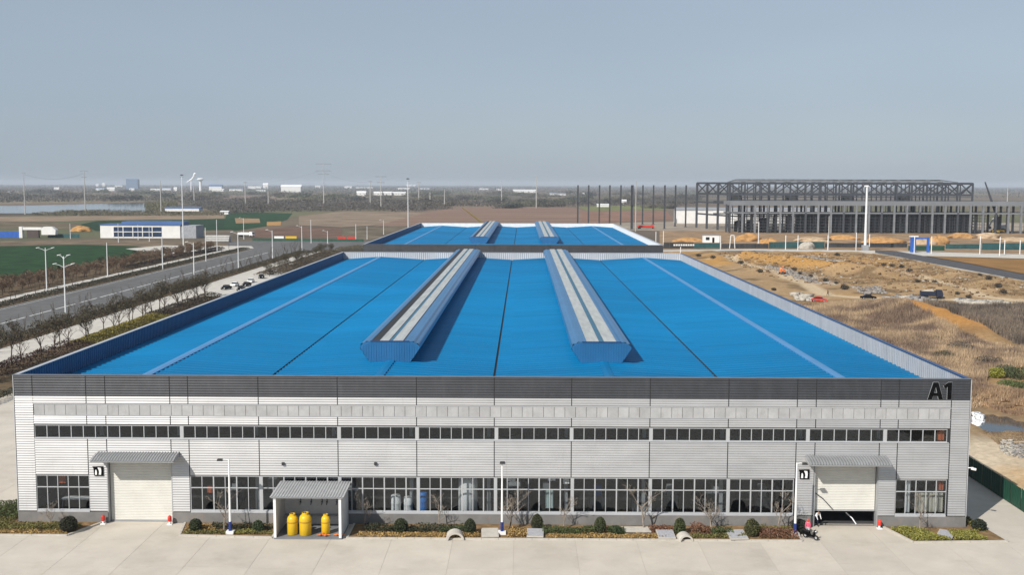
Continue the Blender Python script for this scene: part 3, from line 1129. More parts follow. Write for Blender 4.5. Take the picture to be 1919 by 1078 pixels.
window(1.98, 7.40, 5, 1.42, 4.97, 3.72, False, hall)
bays = [17.8, 24.93, 32.99, 41.03, 48.93, 56.77, 64.72, 72.66, 79.45]
for i in range(8):
    window(bays[i], bays[i + 1], 6 if i in (0, 7) else 7, 1.42, 4.97, 3.72, True, hall, post=0.0 if i == 0 else 0.24)
window(89.8, 94.95, 5, 1.42, 4.97, 3.72, False, hall)
st = [2.0, 16.9, 32.97, 40.92, 49.0, 56.64, 64.7, 72.5, 80.6, 88.4, 94.8]
for i in range(10):
    window(st[i], st[i + 1], max(1, round((st[i + 1] - st[i]) / 1.24)), 8.92, 10.2, None, False, hall, post=0.3 if i else 0.0)
MB().box(1.95, -0.12, 8.79, 94.95, 0.02, 8.85).build('window_sill', flash, hall)
MB().box(1.98, -0.13, 1.125, 7.40, 0.0, 1.315).build('window_sill', flash, hall)
MB().box(17.8, -0.13, 1.125, 79.45, 0.0, 1.315).build('window_sill', flash, hall)
MB().box(89.8, -0.13, 1.125, 94.95, 0.0, 1.315).build('window_sill', flash, hall)

# --- two roller shutters under ribbed canopies
def shutter(xa, xb, zb, parent):
    prof = []
    z = zb
    while z < 6.5:
        prof += [(0.55, z), (0.55, z + 0.03), (0.50, z + 0.05), (0.50, z + 0.15)]
        z += 0.17
    b = MB().strip(prof, 'x', xa + 0.06, xb - 0.06)
    b.build('roller_shutter', shutter_m, parent, fix=False)
    MB().box(xa + 0.06, 0.44, zb - 0.1, xb - 0.06, 0.58, zb + 0.02).build('shutter_bottom_rail', greyp, parent)
    for x in (xa - 0.12, xb):
        MB().box(x, -0.03, 0.0, x + 0.12, 0.7, 6.5).build('door_jamb', greyp, parent)
    MB().box(xa, 0.7, 0, xb, 0.9, 0.02).build('threshold', concrete2, parent)


shutter(9.32, 15.85, 0.12, hall)
shutter(81.62, 87.95, 1.62, hall)


def canopy(xa, xb, parent):
    n = int((xb - xa) / 0.28)
    q = (xb - xa) / n
    xs_, rr = [], []
    for i in range(n):
        a = xa + i * q
        xs_ += [a, a + q * 0.45, a + q * 0.6, a + q * 0.9]
        rr += [0, 0, 0.06, 0.06]
    xs_.append(xb)
    rr.append(0)
    k = len(xs_)
    X, Rr = np.array(xs_), np.array(rr)
    rows = [(-0.05, 7.42), (-1.0, 7.30), (-1.7, 7.12), (-2.05, 6.93)]
    V = np.concatenate([np.stack([X, np.full(k, y), z + Rr], 1) for y, z in rows]) - np.array(OFF[parent])
    i = np.arange(k - 1)
    Fq = np.concatenate([np.stack([i + r * k, i + (r + 1) * k, i + 1 + (r + 1) * k, i + 1 + r * k], 1) for r in range(len(rows) - 1)])
    c = npmesh('canopy', V, Fq, canopy_m, None, parent)
    OFF[c] = OFF[parent]
    MB().extr([(-0.06, 7.40), (-1.0, 7.27), (-1.7, 7.09), (-2.02, 6.90), (-2.02, 6.84), (-0.06, 6.95)], 'x', xa + 0.05, xb - 0.05).build('canopy_soffit', greyp, c)


canopy(8.3, 16.8, hall)
canopy(80.5, 88.7, hall)

# --- emblem plates beside the doors and the painted A1
def emblem(x, z, parent):
    s = 1.08
    y = -0.10
    pl = MB().extr([(x - 0.02, z + 0.95), (x + s, z + 0.98), (x + s, z), (x + 0.14, z), (x + 0.1, z + 0.72)], 'y', y - 0.05, y + 0.04).build('sign_plate', black, parent)
    MB().extr([(x + 0.24, z + 0.10), (x + 0.44, z + 0.10), (x + 0.44, z + 0.46), (x + 0.38, z + 0.62), (x + 0.28, z + 0.60)], 'y', y - 0.06, y - 0.052).build('sign_mark', white, pl)
    MB().extr([(x + 0.62, z + 0.12), (x + 0.86, z + 0.10), (x + 0.90, z + 0.5), (x + 0.86, z + 0.82), (x + 0.56, z + 0.86), (x + 0.54, z + 0.78), (x + 0.64, z + 0.62), (x + 0.68, z + 0.35)],
              'y', y - 0.06, y - 0.052).build('sign_mark', white, pl)


emblem(7.82, 4.95, hall)
emblem(79.9, 5.0, hall)


def letter(polys, y, d, m, name, parent):
    b = MB()
    for p in polys:
        b.extr(p, 'y', y - d, y)
    return b.build(name, m, parent)


def A_(x, z, g):
    h, w = 1.75, 1.55
    t = 0.44
    L_ = [(x - g, z - g), (x + 0.46 + g, z - g), (x + 0.58 + g * 0.4, z + 0.36 - g), (x + 0.97 - g * 0.4, z + 0.36 - g), (x + 1.08 - g, z - g), (x + w + g, z - g), (x + 1.03 + g, z + h + g), (x + 0.52 - g, z + h + g)]
    return L_


yA = -0.055
# the A is drawn as two legs and a crossbar, the 1 as one outline
def A_parts(x, z, g):
    return [[(x - g, z - g), (x + 0.44 + g, z - g), (x + 0.80 + g, z + 1.36), (x + 0.78, z + 1.75 + g), (x + 0.52 - g, z + 1.75 + g)],
            [(x + 1.10 - g, z - g), (x + 1.55 + g, z - g), (x + 1.03 + g, z + 1.75 + g), (x + 0.78, z + 1.75 + g), (x + 0.76 - g, z + 1.36)],
            [(x + 0.45, z + 0.34 - g), (x + 1.10, z + 0.34 - g), (x + 1.0, z + 0.68 + g), (x + 0.55, z + 0.68 + g)]]


def one_part(x, z, g):
    return [(x - g, z + 1.42 - g), (x + 0.10, z + 1.14 - g), (x + 0.40 - g, z + 1.30), (x + 0.40 - g, z - g), (x + 0.84 + g, z - g), (x + 0.84 + g, z + 1.75 + g), (x + 0.46, z + 1.75 + g)]


for k, p in enumerate(A_parts(92.66, 13.28, 0.035)):
    letter([p], yA - 0.012 - 0.003 * k, 0.02, greyp, 'letter_outline', hall)
letter([one_part(94.22, 13.28, 0.035)], yA - 0.012, 0.02, greyp, 'letter_outline', hall)
A = [letter([p], yA - 0.045 - 0.003 * k, 0.02, black, 'letter_stroke', hall) for k, p in enumerate(A_parts(92.66, 13.28, 0))]
letter([one_part(94.22, 13.28, 0)], yA - 0.045, 0.02, black, 'letter_stroke', hall)

# --- other walls and the floor inside
def side_wall(xw, s, Y0, Y1, parent, pitch=0.5):
    n = int((12.2 - 1.1) / pitch)
    prof = []
    p = (12.2 - 1.1) / n
    for i in range(n):
        a = 1.1 + i * p
        prof += [(xw - s * 0.0, a), (xw - s * 0.0, a + p * 0.16), (xw + s * 0.05, a + p * 0.24), (xw + s * 0.05, a + p * 0.92)]
    prof.append((xw, 12.2))
    MB().strip(prof, 'y', Y0, Y1).build('side_wall', silver, parent)
    MB().box(min(xw - s * 0.25, xw + s * 0.07), Y0 + 0.01, 0, max(xw - s * 0.25, xw + s * 0.07), Y1, 1.1).build('plinth', plinth_m, parent)


side_wall(0.0, -1, 0.26, LEN, hall)
side_wall(W, 1, 0.26, LEN, hall)
MB().box(0, LEN - 0.2, 0, W, LEN, 12.2).build('rear_wall', silver, hall)
MB().box(0.3, 0.92, 0.0, W - 0.3, LEN - 0.3, 0.015).build('hall_floor', inside_m, hall)
MB().box(0.3, 26, 0.02, W - 0.3, 26.3, 12.5).build('hall_partition', inside_w, hall)
for i in range(1, 12):
    MB().box(i * 8.05 - 0.18, 2.0, 0.016, i * 8.05 + 0.18, 2.4, 12.8).build('hall_column', greyp, hall)
MB().box(0.3, 1.9, 8.0, W - 0.3, 2.5, 8.7).build('crane_beam', steel, hall)
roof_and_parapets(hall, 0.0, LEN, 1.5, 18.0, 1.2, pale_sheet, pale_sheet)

# --- the second hall behind
hall2 = thing('factory_hall', (48.5, 243.7, 0), 'second dark fronted factory hall with blue roof, directly behind the near one', 'factory')
Y2, Y3 = 243.7, 441.0
nb = 16
for i in range(nb):
    a, b = i * W / nb, (i + 1) * W / nb
    MB().strip(rib_profile(11.4, HT - 0.03, 0.5, y0=Y2 - 0.05), 'x', a + 0.04, b - 0.04).build('wall_panel', dark_sheet, hall2, fix=False)
MB().box(0, Y2, 0, W, Y2 + 0.25, HT - 0.04).build('front_wall', backing, hall2)
MB().box(-0.02, Y2 - 0.04, 0, W + 0.02, Y2 - 0.002, 11.38).build('front_cladding', silver, hall2)
MB().box(-0.1, Y2 - 0.1, HT - 0.03, W + 0.1, Y2 + 0.3, HT + 0.045).build('coping', MATS['steel_coping'], hall2)
side_wall(0.0, -1, Y2 + 0.26, Y3, hall2, 1.0)
side_wall(W, 1, Y2 + 0.26, Y3, hall2, 1.0)
MB().box(0, Y3 - 0.2, 0, W, Y3, 12.2).build('rear_wall', silver, hall2)
roof_and_parapets(hall2, Y2, Y3, 2.2, Y2 + 33, 1.2, white, white)

# ================================================================== in front of the hall
def planter(poly, label, kerb_edges):
    t = thing('planter', (float(np.mean([p[0] for p in poly])), float(np.mean([p[1] for p in poly])), 0), label, 'planter')
    MB().prism(poly, 0.006, 0.11).build('soil', soil, t)
    for i in kerb_edges:
        a, b = poly[i], poly[(i + 1) % len(poly)]
        L_ = math.hypot(b[0] - a[0], b[1] - a[1])
        n = max(1, int(L_ / 1.6))
        for k in range(n):
            s, e = (k + 0.008) / n, (k + 0.992) / n
            MB().bar((a[0] + (b[0] - a[0]) * s, a[1] + (b[1] - a[1]) * s, 0.085), (a[0] + (b[0] - a[0]) * e, a[1] + (b[1] - a[1]) * e, 0.085), 0.22, 0.16).build('kerb_stone', concrete2, t)
    return t


PL1 = [(-9, -4.45), (6.8, -4.35), (8.7, -0.2), (-0.2, -0.2), (-0.2, 7), (-2.4, 7), (-9, 1.5)]
PL2 = [(17.9, -4.2), (27.2, -4.7), (27.2, -0.2), (17.2, -0.2)]
PL3 = [(34.6, -4.75), (79.2, -4.75), (79.6, -0.2), (34.6, -0.2)]
PL4 = [(90.0, -5.0), (99.4, -4.5), (98.4, 4.6), (97.3, 6.5), (97.3, -0.2), (88.6, -0.2)]
planter(PL1, 'corner planter with a round bush at the left end of the front wall', (0, 1, 4, 5, 6))
planter(PL2, 'short planter between the left roller door and the small open shed', (0, 1, 3))
planter(PL3, 'long kerbed planter running below the middle windows of the front wall', (0, 1, 3))
planter(PL4, 'corner planter of yellow green ground cover at the right end of the front wall', (0, 1, 2, 5))

GC = {'olive': (0.13, 0.12, 0.03), 'tan': (0.34, 0.22, 0.075), 'green': (0.055, 0.075, 0.018), 'red': (0.16, 0.075, 0.04), 'yellow': (0.20, 0.19, 0.035), 'dark': (0.03, 0.036, 0.014)}


def groundcover(polys, label, name='ground_cover'):
    """low planting that nobody could count: one object of small leaves and stems"""
    VV, FF, CC = [], [], []
    n0 = 0
    for poly, col, dens, h in polys:
        P2 = np.array([(p[0], p[1]) for p in poly])
        ar = 0.5 * abs(np.dot(P2[:, 0], np.roll(P2[:, 1], 1)) - np.dot(P2[:, 1], np.roll(P2[:, 0], 1)))
        n = int(ar * dens * 2.2)
        q = scatter(poly, n)
        hh = h * (0.35 + 0.9 * fbm(q[:, 0], q[:, 1], 1.1, 77, 2))
        z = 0.1 + hh * rng.random(n) ** 0.6
        V, Fq, C = leaves(np.column_stack([q, z]), np.full(n, 0.10), jit(col, n, 0.45))
        VV.append(V)
        FF.append(Fq + n0)
        CC.append(C)
        n0 += len(V)
    o = npmesh(name, np.concatenate(VV), np.concatenate(FF), leafm, np.concatenate(CC))
    return tag(o, label, 'ground cover', kind='stuff')


def rect(a, b, c, d):
    return [(a, b), (c, b), (c, d), (a, d)]


groundcover([(rect(-8.8, -4.3, 6.6, -3.3), GC['tan'], 70, 0.28), (rect(-8, -3.3, 7.2, -1.4), GC['olive'], 80, 0.45), ([(-0.5, 0.2), (-0.5, 6.6), (-2.2, 6.6), (-7.5, 1.8)], GC['green'], 80, 0.8),
             (rect(-8, -1.4, -0.5, 1.0), GC['olive'], 60, 0.4)], 'brown and olive ground cover in the left corner planter')
groundcover([(rect(18.0, -4.0, 27.1, -3.0), GC['olive'], 80, 0.3), (rect(18.0, -3.0, 21, -1.2), GC['tan'], 60, 0.25), (rect(20.5, -2.6, 26.8, -1.6), GC['dark'], 90, 0.6), (rect(23.2, -3.9, 25.3, -2.8), GC['yellow'], 90, 0.35)],
            'olive and brown ground cover in the short planter by the open shed')
groundcover([(rect(35.5, -4.6, 47.5, -3.3), GC['tan'], 80, 0.3), (rect(36.0, -3.3, 46.5, -2.0), GC['dark'], 110, 0.75), (rect(43.5, -3.4, 46.5, -2.4), GC['green'], 110, 0.7),
             (rect(50.3, -4.5, 52.3, -2.2), GC['tan'], 90, 0.45), (rect(54.3, -4.6, 66, -3.5), GC['tan'], 80, 0.28), (rect(53.8, -3.5, 59, -2.2), GC['green'], 120, 0.75), (rect(60.3, -3.6, 62, -2.2), GC['green'], 120, 0.8),
             (rect(64.5, -2.9, 67, -1.7), GC['red'], 100, 0.75), (rect(68.5, -4.4, 74, -3.4), GC['olive'], 90, 0.4), (rect(68.6, -3.4, 70.6, -1.8), GC['red'], 110, 0.9), (rect(70.6, -3.6, 72.8, -2.2), GC['green'], 110, 0.8),
             (rect(75.2, -4.5, 79, -2.2), GC['red'], 90, 0.8), (rect(75.5, -3.0, 79, -1.4), GC['olive'], 80, 0.7)],
            'strip of tan grass and dark clipped ground cover along the long planter')
groundcover([([(90.2, -4.8), (93.8, -4.7), (91.5, -1.0), (89, -1.2)], GC['yellow'], 160, 0.4), ([(94.2, -4.6), (97.4, -4.5), (97.0, -2.2), (94.4, -2.0)], GC['yellow'], 160, 0.45), ([(97.5, -2), (98.6, -1.5), (98.0, 4.5), (97.4, 5)], GC['olive'], 90, 0.5)],
            'yellow green ground cover in the right corner planter')


def clipped_bush(name, P, rx, rz, col, label, n=2600, group=None, egg=0.0):
    t = thing(name, (P[0], P[1], 0.1), label, 'bush', group)
    d = rng.normal(size=(n, 3))
    d /= np.linalg.norm(d, axis=1)[:, None]
    r = 0.72 + 0.3 * rng.random(n) ** 0.7
    d *= r[:, None]
    taper = 1 - egg * (d[:, 2] * 0.5 + 0.5)
    Q = np.column_stack([d[:, 0] * rx * taper, d[:, 1] * rx * taper, (d[:, 2] * 1.0 + 0.93) * rz])
    Q *= (1 + 0.06 * (fbm(Q[:, 0] + P[0] * 7, Q[:, 2], 0.5, 5, 2) - 0.5))[:, None]
    V, Fq, C = leaves(Q, np.full(n, 0.085), jit(col, n, 0.4))
    npmesh('foliage', V, Fq, leafm, C, t)
    MB().tube([(0, 0, -0.1), (0, 0, rz)], [0.06, 0.04], 6).build('stem', bark, t, local=True)
    # a dense heart so that the bush is not see-through
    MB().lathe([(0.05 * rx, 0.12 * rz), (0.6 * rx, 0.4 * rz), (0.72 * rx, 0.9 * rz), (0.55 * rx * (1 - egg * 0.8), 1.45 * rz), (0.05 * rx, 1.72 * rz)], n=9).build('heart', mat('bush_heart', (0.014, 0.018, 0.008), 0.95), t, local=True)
    return t


dk = (0.032, 0.042, 0.014)
clipped_bush('round_bush', (6.5, -3.3), 0.85, 0.80, (0.03, 0.03, 0.016), 'dark round bush in the left corner planter beside the left roller door')
clipped_bush('round_bush', (19.1, -2.9), 0.62, 0.64, dk, 'dark round bush left of the first white lamp post')
clipped_bush('round_bush', (25.4, -3.0), 0.66, 0.6, (0.035, 0.055, 0.018), 'loose green bush just left of the open shed', egg=0.3)
clipped_bush('round_bush', (39.7, -3.0), 0.70, 0.72, dk, 'dark round bush right of the open shed, nearest to it')
clipped_bush('egg_bush', (46.6, -3.3), 0.70, 0.8, dk, 'dark egg shaped bush left of the middle lamp post', egg=0.3)
clipped_bush('egg_bush', (53.3, -1.9), 0.72, 0.85, (0.045, 0.048, 0.018), 'brownish egg shaped bush right of the middle lamp post, behind a grey slab', egg=0.35)
clipped_bush('egg_bush', (59.6, -2.6), 0.66, 0.82, (0.05, 0.062, 0.02), 'olive egg shaped bush alone midway along the long planter', egg=0.25)
clipped_bush('egg_bush', (67.5, -2.9), 0.66, 0.85, (0.05, 0.062, 0.018), 'olive egg shaped bush between two pale half pipes and slabs', egg=0.3)
clipped_bush('broad_bush', (74.6, -3.4), 0.85, 0.9, (0.07, 0.07, 0.022), 'broad olive bush right of the tilted slab near the right lamp post', egg=0.25)
clipped_bush('broad_bush', (79.6, -2.2), 0.85, 0.7, (0.018, 0.024, 0.014), 'blackish green bush behind the right lamp post by the half open door', egg=0.1)
clipped_bush('low_bush', (61.1, -3.0), 0.75, 0.42, (0.035, 0.058, 0.018), 'low green mound bush right of the olive egg shaped bush', egg=0.1, n=1600)
clipped_bush('low_bush', (98.0, -1.0), 0.8, 0.55, (0.02, 0.028, 0.014), 'dark low bush beside the right corner of the front wall', egg=0.1, n=1600)


# --- bare trees: branching generator shared by every bare tree of the place
def branch_mesh(h, seed, spread=0.5, trunk=0.09, levels=4, multi=1, fork=0.35, kids=3, droop=0.0):
    rd = random.Random(seed)
    bt, tw = MB(), MB()

    def grow(p, d, ln, r, lv):
        n = 3 if lv < 2 else 2
        pts, rad = [p], [r]
        for i in range(n):
            d = (d + Vector((rd.uniform(-1, 1), rd.uniform(-1, 1), rd.uniform(-0.3, 0.5) - droop)) * 0.16).normalized()
            p = p + d * ln / n
            pts.append(p)
            rad.append(r * (1 - 0.45 * (i + 1) / n))
        (bt if lv < 2 else tw).tube(pts, rad, 5 if lv < 2 else 3, cap=False)
        if lv >= levels:
            return
        m = kids if lv else kids + 1
        for i in range(m):
            t = rd.uniform(0.45, 1.0) if lv else rd.uniform(fork, 1.0)
            k = min(n - 1, int(t * n))
            q = pts[k].lerp(pts[k + 1], t * n - k)
            a = rd.uniform(0, 2 * math.pi)
            s = Vector((math.cos(a), math.sin(a), 0))
            dd = (d * (1 - spread) + s * spread + Vector((0, 0, 0.25))).normalized()
            grow(q, dd, ln * rd.uniform(0.5, 0.72), max(0.012, r * 0.5), lv + 1)
    for i in range(multi):
        a = rd.uniform(0, 6.28)
        lean = 0.0 if multi == 1 else 0.35
        grow(Vector((0, 0, -0.05)), Vector((math.cos(a) * lean, math.sin(a) * lean, 1)).normalized(), h * 0.5, trunk, 0)
    return bt.mesh('trunk'), tw.mesh('branches')


def make_tree(name, loc, meshes, label, cat, group, rz, sc, tm, bm_, leaf=None):
    t = thing(name, loc, label, cat, group, rz)
    t.scale = (sc, sc, sc * random.uniform(0.92, 1.08))
    finish('trunk', meshes[0], tm, t)
    finish('crown', meshes[1], bm_, t)
    if leaf is not None:
        finish('dry_leaves', leaf, leafm, t)
    return t


small = [branch_mesh(4.2, s, 0.55, 0.085, 4, m, 0.3, 3) for s, m in ((1, 1), (2, 2), (3, 1))]
for i, (x, y, sc, lab) in enumerate([(21.9, -2.7, 1.1, 'bare young tree just left of the first white lamp post'), (3.6, -1.6, 0.6, 'small bare shrub in front of the left corner windows'),
                                     (35.8, -1.4, 0.95, 'bare forked sapling standing in the shadow right of the open shed'), (43.4, -1.2, 0.85, 'bare sapling before the windows with the blue drum'),
                                     (50.5, -1.4, 1.0, 'bare sapling right behind the middle lamp post'), (56.0, -1.7, 0.9, 'bare forked sapling between two egg shaped bushes'),
                                     (64.1, -1.6, 1.25, 'tallest bare sapling of the long planter, with pale trunk'), (70.9, -2.0, 0.9, 'bare sapling left of the tilted grey slab'),
                                     (77.6, -1.7, 1.05, 'bare sapling close to the right lamp post'), (91.7, -2.0, 1.0, 'bare tree before the right corner windows')]):
    make_tree('bare_sapling', (x, y, 0.1), small[i % 3], lab, 'tree', None, random.uniform(0, 6), sc, bark_l, bark_l)


# --- three white lamp posts
def post_lamp(P, top, head_dx, label):
    t = thing('lamp_post', (P[0], P[1], 0), label, 'lamp post')
    MB().box(-0.38, -0.3, 0.1, 0.38, 0.3, 0.42).build('footing', white, t, local=True)
    MB().tube([(0, 0, 0.42), (0, 0, top)], [0.13, 0.07], 10).build('pole', white, t, local=True)
    MB().tube([(0, 0, 0.42), (0, 0, 1.35)], [0.165, 0.155], 10).build('blue_sleeve', navyp, t, local=True)
    a = MB().tube([(0, 0, top - 0.1), (head_dx * 0.5, -0.02, top - 0.02), (head_dx, -0.1, top - 0.08)], 0.035, 6).build('arm', white, t, local=True)
    x = head_dx
    MB().extr([(x - 0.28, top - 0.16), (x + 0.28, top - 0.16), (x + 0.22, top + 0.02), (x - 0.24, top + 0.02)], 'y', -0.28, 0.1).build('lamp_head', lampdark, t, local=True)


P = G(432, 1003)
post_lamp((22.8, -3.7), HZ((22.8, -3.7), 861), -0.85, 'white lamp post with blue foot near the left roller door')
post_lamp((49.8, -3.3), HZ((49.8, -3.3), 866), 0.04, 'white lamp post with blue foot standing before the middle windows')
post_lamp((78.9, -3.2), HZ((78.9, -3.2), 868), 0.75, 'white lamp post beside the half open right roller door')

# --- slabs and half pipes lying on the planter edge
def slab_stone(x, y, w, d, tilt, rz, m, label):
    t = thing('stone_slab', (x, y, 0.2 + abs(math.sin(tilt)) * d / 2), label, 'slab', None, rz)
    t.rotation_euler = (tilt, 0, rz)
    MB().box(-w / 2, -d / 2, 0.0, w / 2, d / 2, 0.13).build('slab_body', concrete2, t, local=True)
    MB().box(-w / 2 + 0.07, -d / 2 + 0.07, 0.131, w / 2 - 0.07, d / 2 - 0.07, 0.15).build('slab_face', m, t, local=True)


slab_stone(48.6, -3.5, 1.7, 2.2, 0.05, 0.05, concrete2, 'sand coloured slab left of the middle lamp post')
slab_stone(53.1, -3.55, 1.65, 2.1, 0.06, -0.03, stone, 'grey slab in front of the brownish egg shaped bush')
slab_stone(66.0, -3.75, 1.7, 2.1, 0.07, 0.02, stone, 'grey slab left of the right hand half pipe')
slab_stone(73.0, -3.8, 1.8, 2.3, 0.08, 0.06, stone, 'skewed grey slab left of the broad olive bush')
slab_stone(93.9, -3.0, 1.5, 2.6, 0.0, -0.5, stone, 'grey slab lying between the patches of yellow green ground cover')
slab_stone(63.0, -2.1, 3.4, 1.5, 0.0, 0.0, concrete2, 'pale paved landing against the plinth behind the low green mound bush')


def half_pipe(x, y, r, rz, label):
    t = thing('concrete_half_pipe', (x, y, 0.02), label, 'half pipe', None, rz)
    n = 14
    V, Fc = [], []
    for yy in (-0.55, 0.75):
        for rr in (r, r * 0.76):
            V += [(rr * math.cos(math.pi * k / n) * 1.1, yy, rr * math.sin(math.pi * k / n)) for k in range(n + 1)]
    m = n + 1
    for k in range(n):
        Fc += [(k, k + 1, 2 * m + k + 1, 2 * m + k), (m + k + 1, m + k, 3 * m + k, 3 * m + k + 1), (k + 1, k, m + k, m + k + 1), (2 * m + k, 2 * m + k + 1, 3 * m + k + 1, 3 * m + k)]
    MB().add(V, Fc).build('pipe_shell', concrete2, t, local=True)


half_pipe(45.2, -4.6, 0.80, 0.08, 'pale concrete half pipe on the kerb left of the sand coloured slab')
half_pipe(67.8, -4.55, 0.64, 0.12, 'pale concrete half pipe on the kerb right of the grey slab')

# --- small open shed with gas cylinders
sx0, sx1, sy0, sy1 = 27.45, 34.05, -4.95, -0.45
shed = thing('gas_shed', (30.75, -2.7, 0), 'small open fronted shed with ribbed grey roof and yellow gas cylinders inside', 'shed')
shw = mat('shed_wall', (0.56, 0.57, 0.58), 0.7, 0, 0.08, 0.8)
zf, zb_ = HZ((30, -5.2), 933), HZ((30, -0.4), 903)


def zr(y):
    return zf + (zb_ - zf) * (y + 5.2) / 4.8


for x in (sx0, sx1 - 0.14):
    MB().extr([(sy0, 0.0), (sy1, 0.0), (sy1, zr(sy1) - 0.06), (sy0, zr(sy0) - 0.06)], 'x', x, x + 0.14).build('side_wall', shw, shed)
MB().box(sx0 + 0.141, sy1 - 0.12, 0.0, sx1 - 0.141, sy1, zr(sy1) - 0.07).build('back_wall', shw, shed)
MB().box(sx0 - 0.03, sy0 - 0.05, 0.006, sx1 + 0.03, sy1 - 0.13, 0.16).build('base', mat('shed_base', (0.16, 0.165, 0.18), 0.8), shed)
for x in (sx0 - 0.02, sx1 - 0.22):
    MB().box(x, sy0 - 0.06, 0.161, x + 0.24, sy0 + 0.12, zr(sy0) - 0.04).build('post', white, shed)
n = 26
q = (sx1 - sx0 + 0.7) / n
X, Rr = [], []
for i in range(n):
    a = sx0 - 0.35 + i * q
    X += [a, a + q * 0.5, a + q * 0.62, a + q * 0.9]
    Rr += [0, 0, 0.05, 0.05]
X, Rr = np.array(X), np.array(Rr)
k = len(X)
V = np.concatenate([np.stack([X, np.full(k, -5.25), zr(-5.25) + Rr], 1), np.stack([X, np.full(k, -0.3), zr(-0.3) + Rr], 1)]) - np.array(OFF[shed])
i = np.arange(k - 1)
npmesh('roof_sheet', V, np.stack([i, i + 1, i + 1 + k, i + k], 1), mat('shed_roof', (0.33, 0.335, 0.34), 0.5, 0.2, 0.12, 1.0), None, shed)
MB().extr([(-5.2, zr(-5.2) - 0.02), (-0.32, zr(-0.32) - 0.02), (-0.32, zr(-0.32) - 0.1), (-5.2, zr(-5.2) - 0.1)], 'x', sx0 - 0.2, sx1 + 0.2).build('roof_frame', greyp, shed)
MB().box(sx0 + 0.2, sy1 - 0.9, 1.15, sx1 - 0.2, sy1 - 0.14, 1.22).build('shelf', greyp, shed)
pm = MB()
pm.tube([(28.3, sy1 - 0.2, 2.9), (33.4, sy1 - 0.2, 2.9)], 0.03, 6)
for x in (29.2, 30.3, 31.4, 31.9, 32.9):
    pm.tube([(x, sy1 - 0.2, 2.9), (x + 0.05, sy1 - 0.25, 2.5), (x - 0.06, sy1 - 0.25, 2.2)], 0.045, 6)
    pm.lathe([(0.02, 0), (0.09, 0.02), (0.09, 0.1), (0.02, 0.12)], (x, sy1 - 0.25, 2.45), 8)
pm.build('gas_manifold', steel, shed)


def cylinder(x, y, h, r, belly, label):
    t = thing('gas_cylinder', (x, y, 0.16), label, 'gas cylinder')
    MB().lathe([(r * 0.9, 0), (r, 0.05), (r, h * belly), (r * 1.0, h * 0.8), (r * 0.93, h * 0.88), (r * 0.72, h * 0.96), (r * 0.3, h)], n=20).build('body', yellow, t, True, True)
    MB().lathe([(r * 1.04, h * 0.62), (r * 1.06, h * 0.64), (r * 1.06, h * 0.67), (r * 1.04, h * 0.69)], n=20).build('band', mat('dark_yellow', (0.42, 0.24, 0.01), 0.5), t, local=True)
    MB().lathe([(r * 0.18, h), (r * 0.18, h + 0.12), (r * 0.1, h + 0.2)], n=8).build('valve', steel, t, local=True)
    MB().lathe([(r * 0.55, h * 0.97), (r * 0.55, h + 0.16), (r * 0.48, h + 0.16), (r * 0.48, h * 0.97)], n=14).build('valve_guard', yellow, t, local=True)


cylinder(29.05, -3.9, 1.95, 0.52, 0.75, 'left yellow gas cylinder in the open shed')
cylinder(30.35, -4.0, 2.1, 0.60, 0.75, 'biggest yellow gas cylinder, middle one in the open shed')
cylinder(32.3, -3.7, 1.85, 0.43, 0.75, 'slim right yellow gas cylinder in the open shed')


def junk(x, y, s, label):
    t = thing('orange_valve_set', (x, y, 0.165), label, 'valve')
    b = MB()
    rd = random.Random(int(x * 10))
    for k in range(5):
        a = rd.uniform(0, 6.28)
        b.lathe([(0.02, 0), (0.1 * s, 0.03), (0.12 * s, 0.12), (0.03, 0.2)], (math.cos(a) * 0.25 * s, math.sin(a) * 0.2 * s, rd.uniform(0, 0.1)), 8)
    b.build('valve_body', orange, t, local=True)
    MB().tube([(-0.5 * s, 0, 0.1), (0.5 * s, 0.02, 0.14)], 0.05, 6).build('pipe', orange, t, local=True)


junk(32.2, -4.5, 1.3, 'orange valve pieces at the foot of the slim yellow cylinder')
junk(33.75, -4.35, 1.1, 'orange valve pieces beside the right post of the shed')


def bollard(x, y, label):
    t = thing('door_bollard', (x, y, 0.004), label, 'bollard')
    MB().box(-0.26, -0.2, 0, 0.26, 0.2, 0.07).build('foot_plate', white, t, local=True)
    MB().tube([(0, 0, 0.07), (0, 0, 0.32)], 0.1, 10).build('lower_band', white, t, local=True)
    MB().lathe([(0.11, 0.321), (0.20, 0.4), (0.21, 0.75), (0.15, 0.9), (0.04, 0.96)], n=12).build('red_head', red, t, local=True)


bollard(8.9, -0.55, 'red bollard at the left jamb of the closed roller door')
bollard(15.75, -0.6, 'red bollard at the right jamb of the closed roller door')
bollard(88.1, -0.6, 'red bollard at the right jamb of the half open roller door')

t = thing('cable', (82.6, 0.4, 1.6), 'thin dark cable hanging slantwise across the half open shutter', 'cable')
MB().tube([F(1528, 925, 0.42), F(1542, 935, 0.40), F(1552, 946, 0.38), F(1561, 956, 0.40)], 0.05, 6).build('cable_run', steel, t)
t = thing('bent_pipe', tuple(G(1605, 984)), 'pale bent pipe leaning in the gap under the half open shutter', 'pipe')
MB().tube([F(1585, 961, 1.6), F(1597, 972, 1.2), G(1605, 984, 0.03)], 0.06, 6).build('pipe_run', galv, t)
t = thing('security_camera', (W, 0.2, 0), 'white security camera on the right corner of the front wall', 'camera')
z = F(1810, 877)[2]
MB().tube([(W + 0.05, -0.1, z), (W + 0.5, -0.2, z + 0.05)], 0.05, 6).build('bracket', white, t)
MB().tube([(W + 0.35, -0.1, z - 0.08), (W + 0.75, -0.35, z - 0.12)], [0.13, 0.13], 8).build('camera_body', white, t)
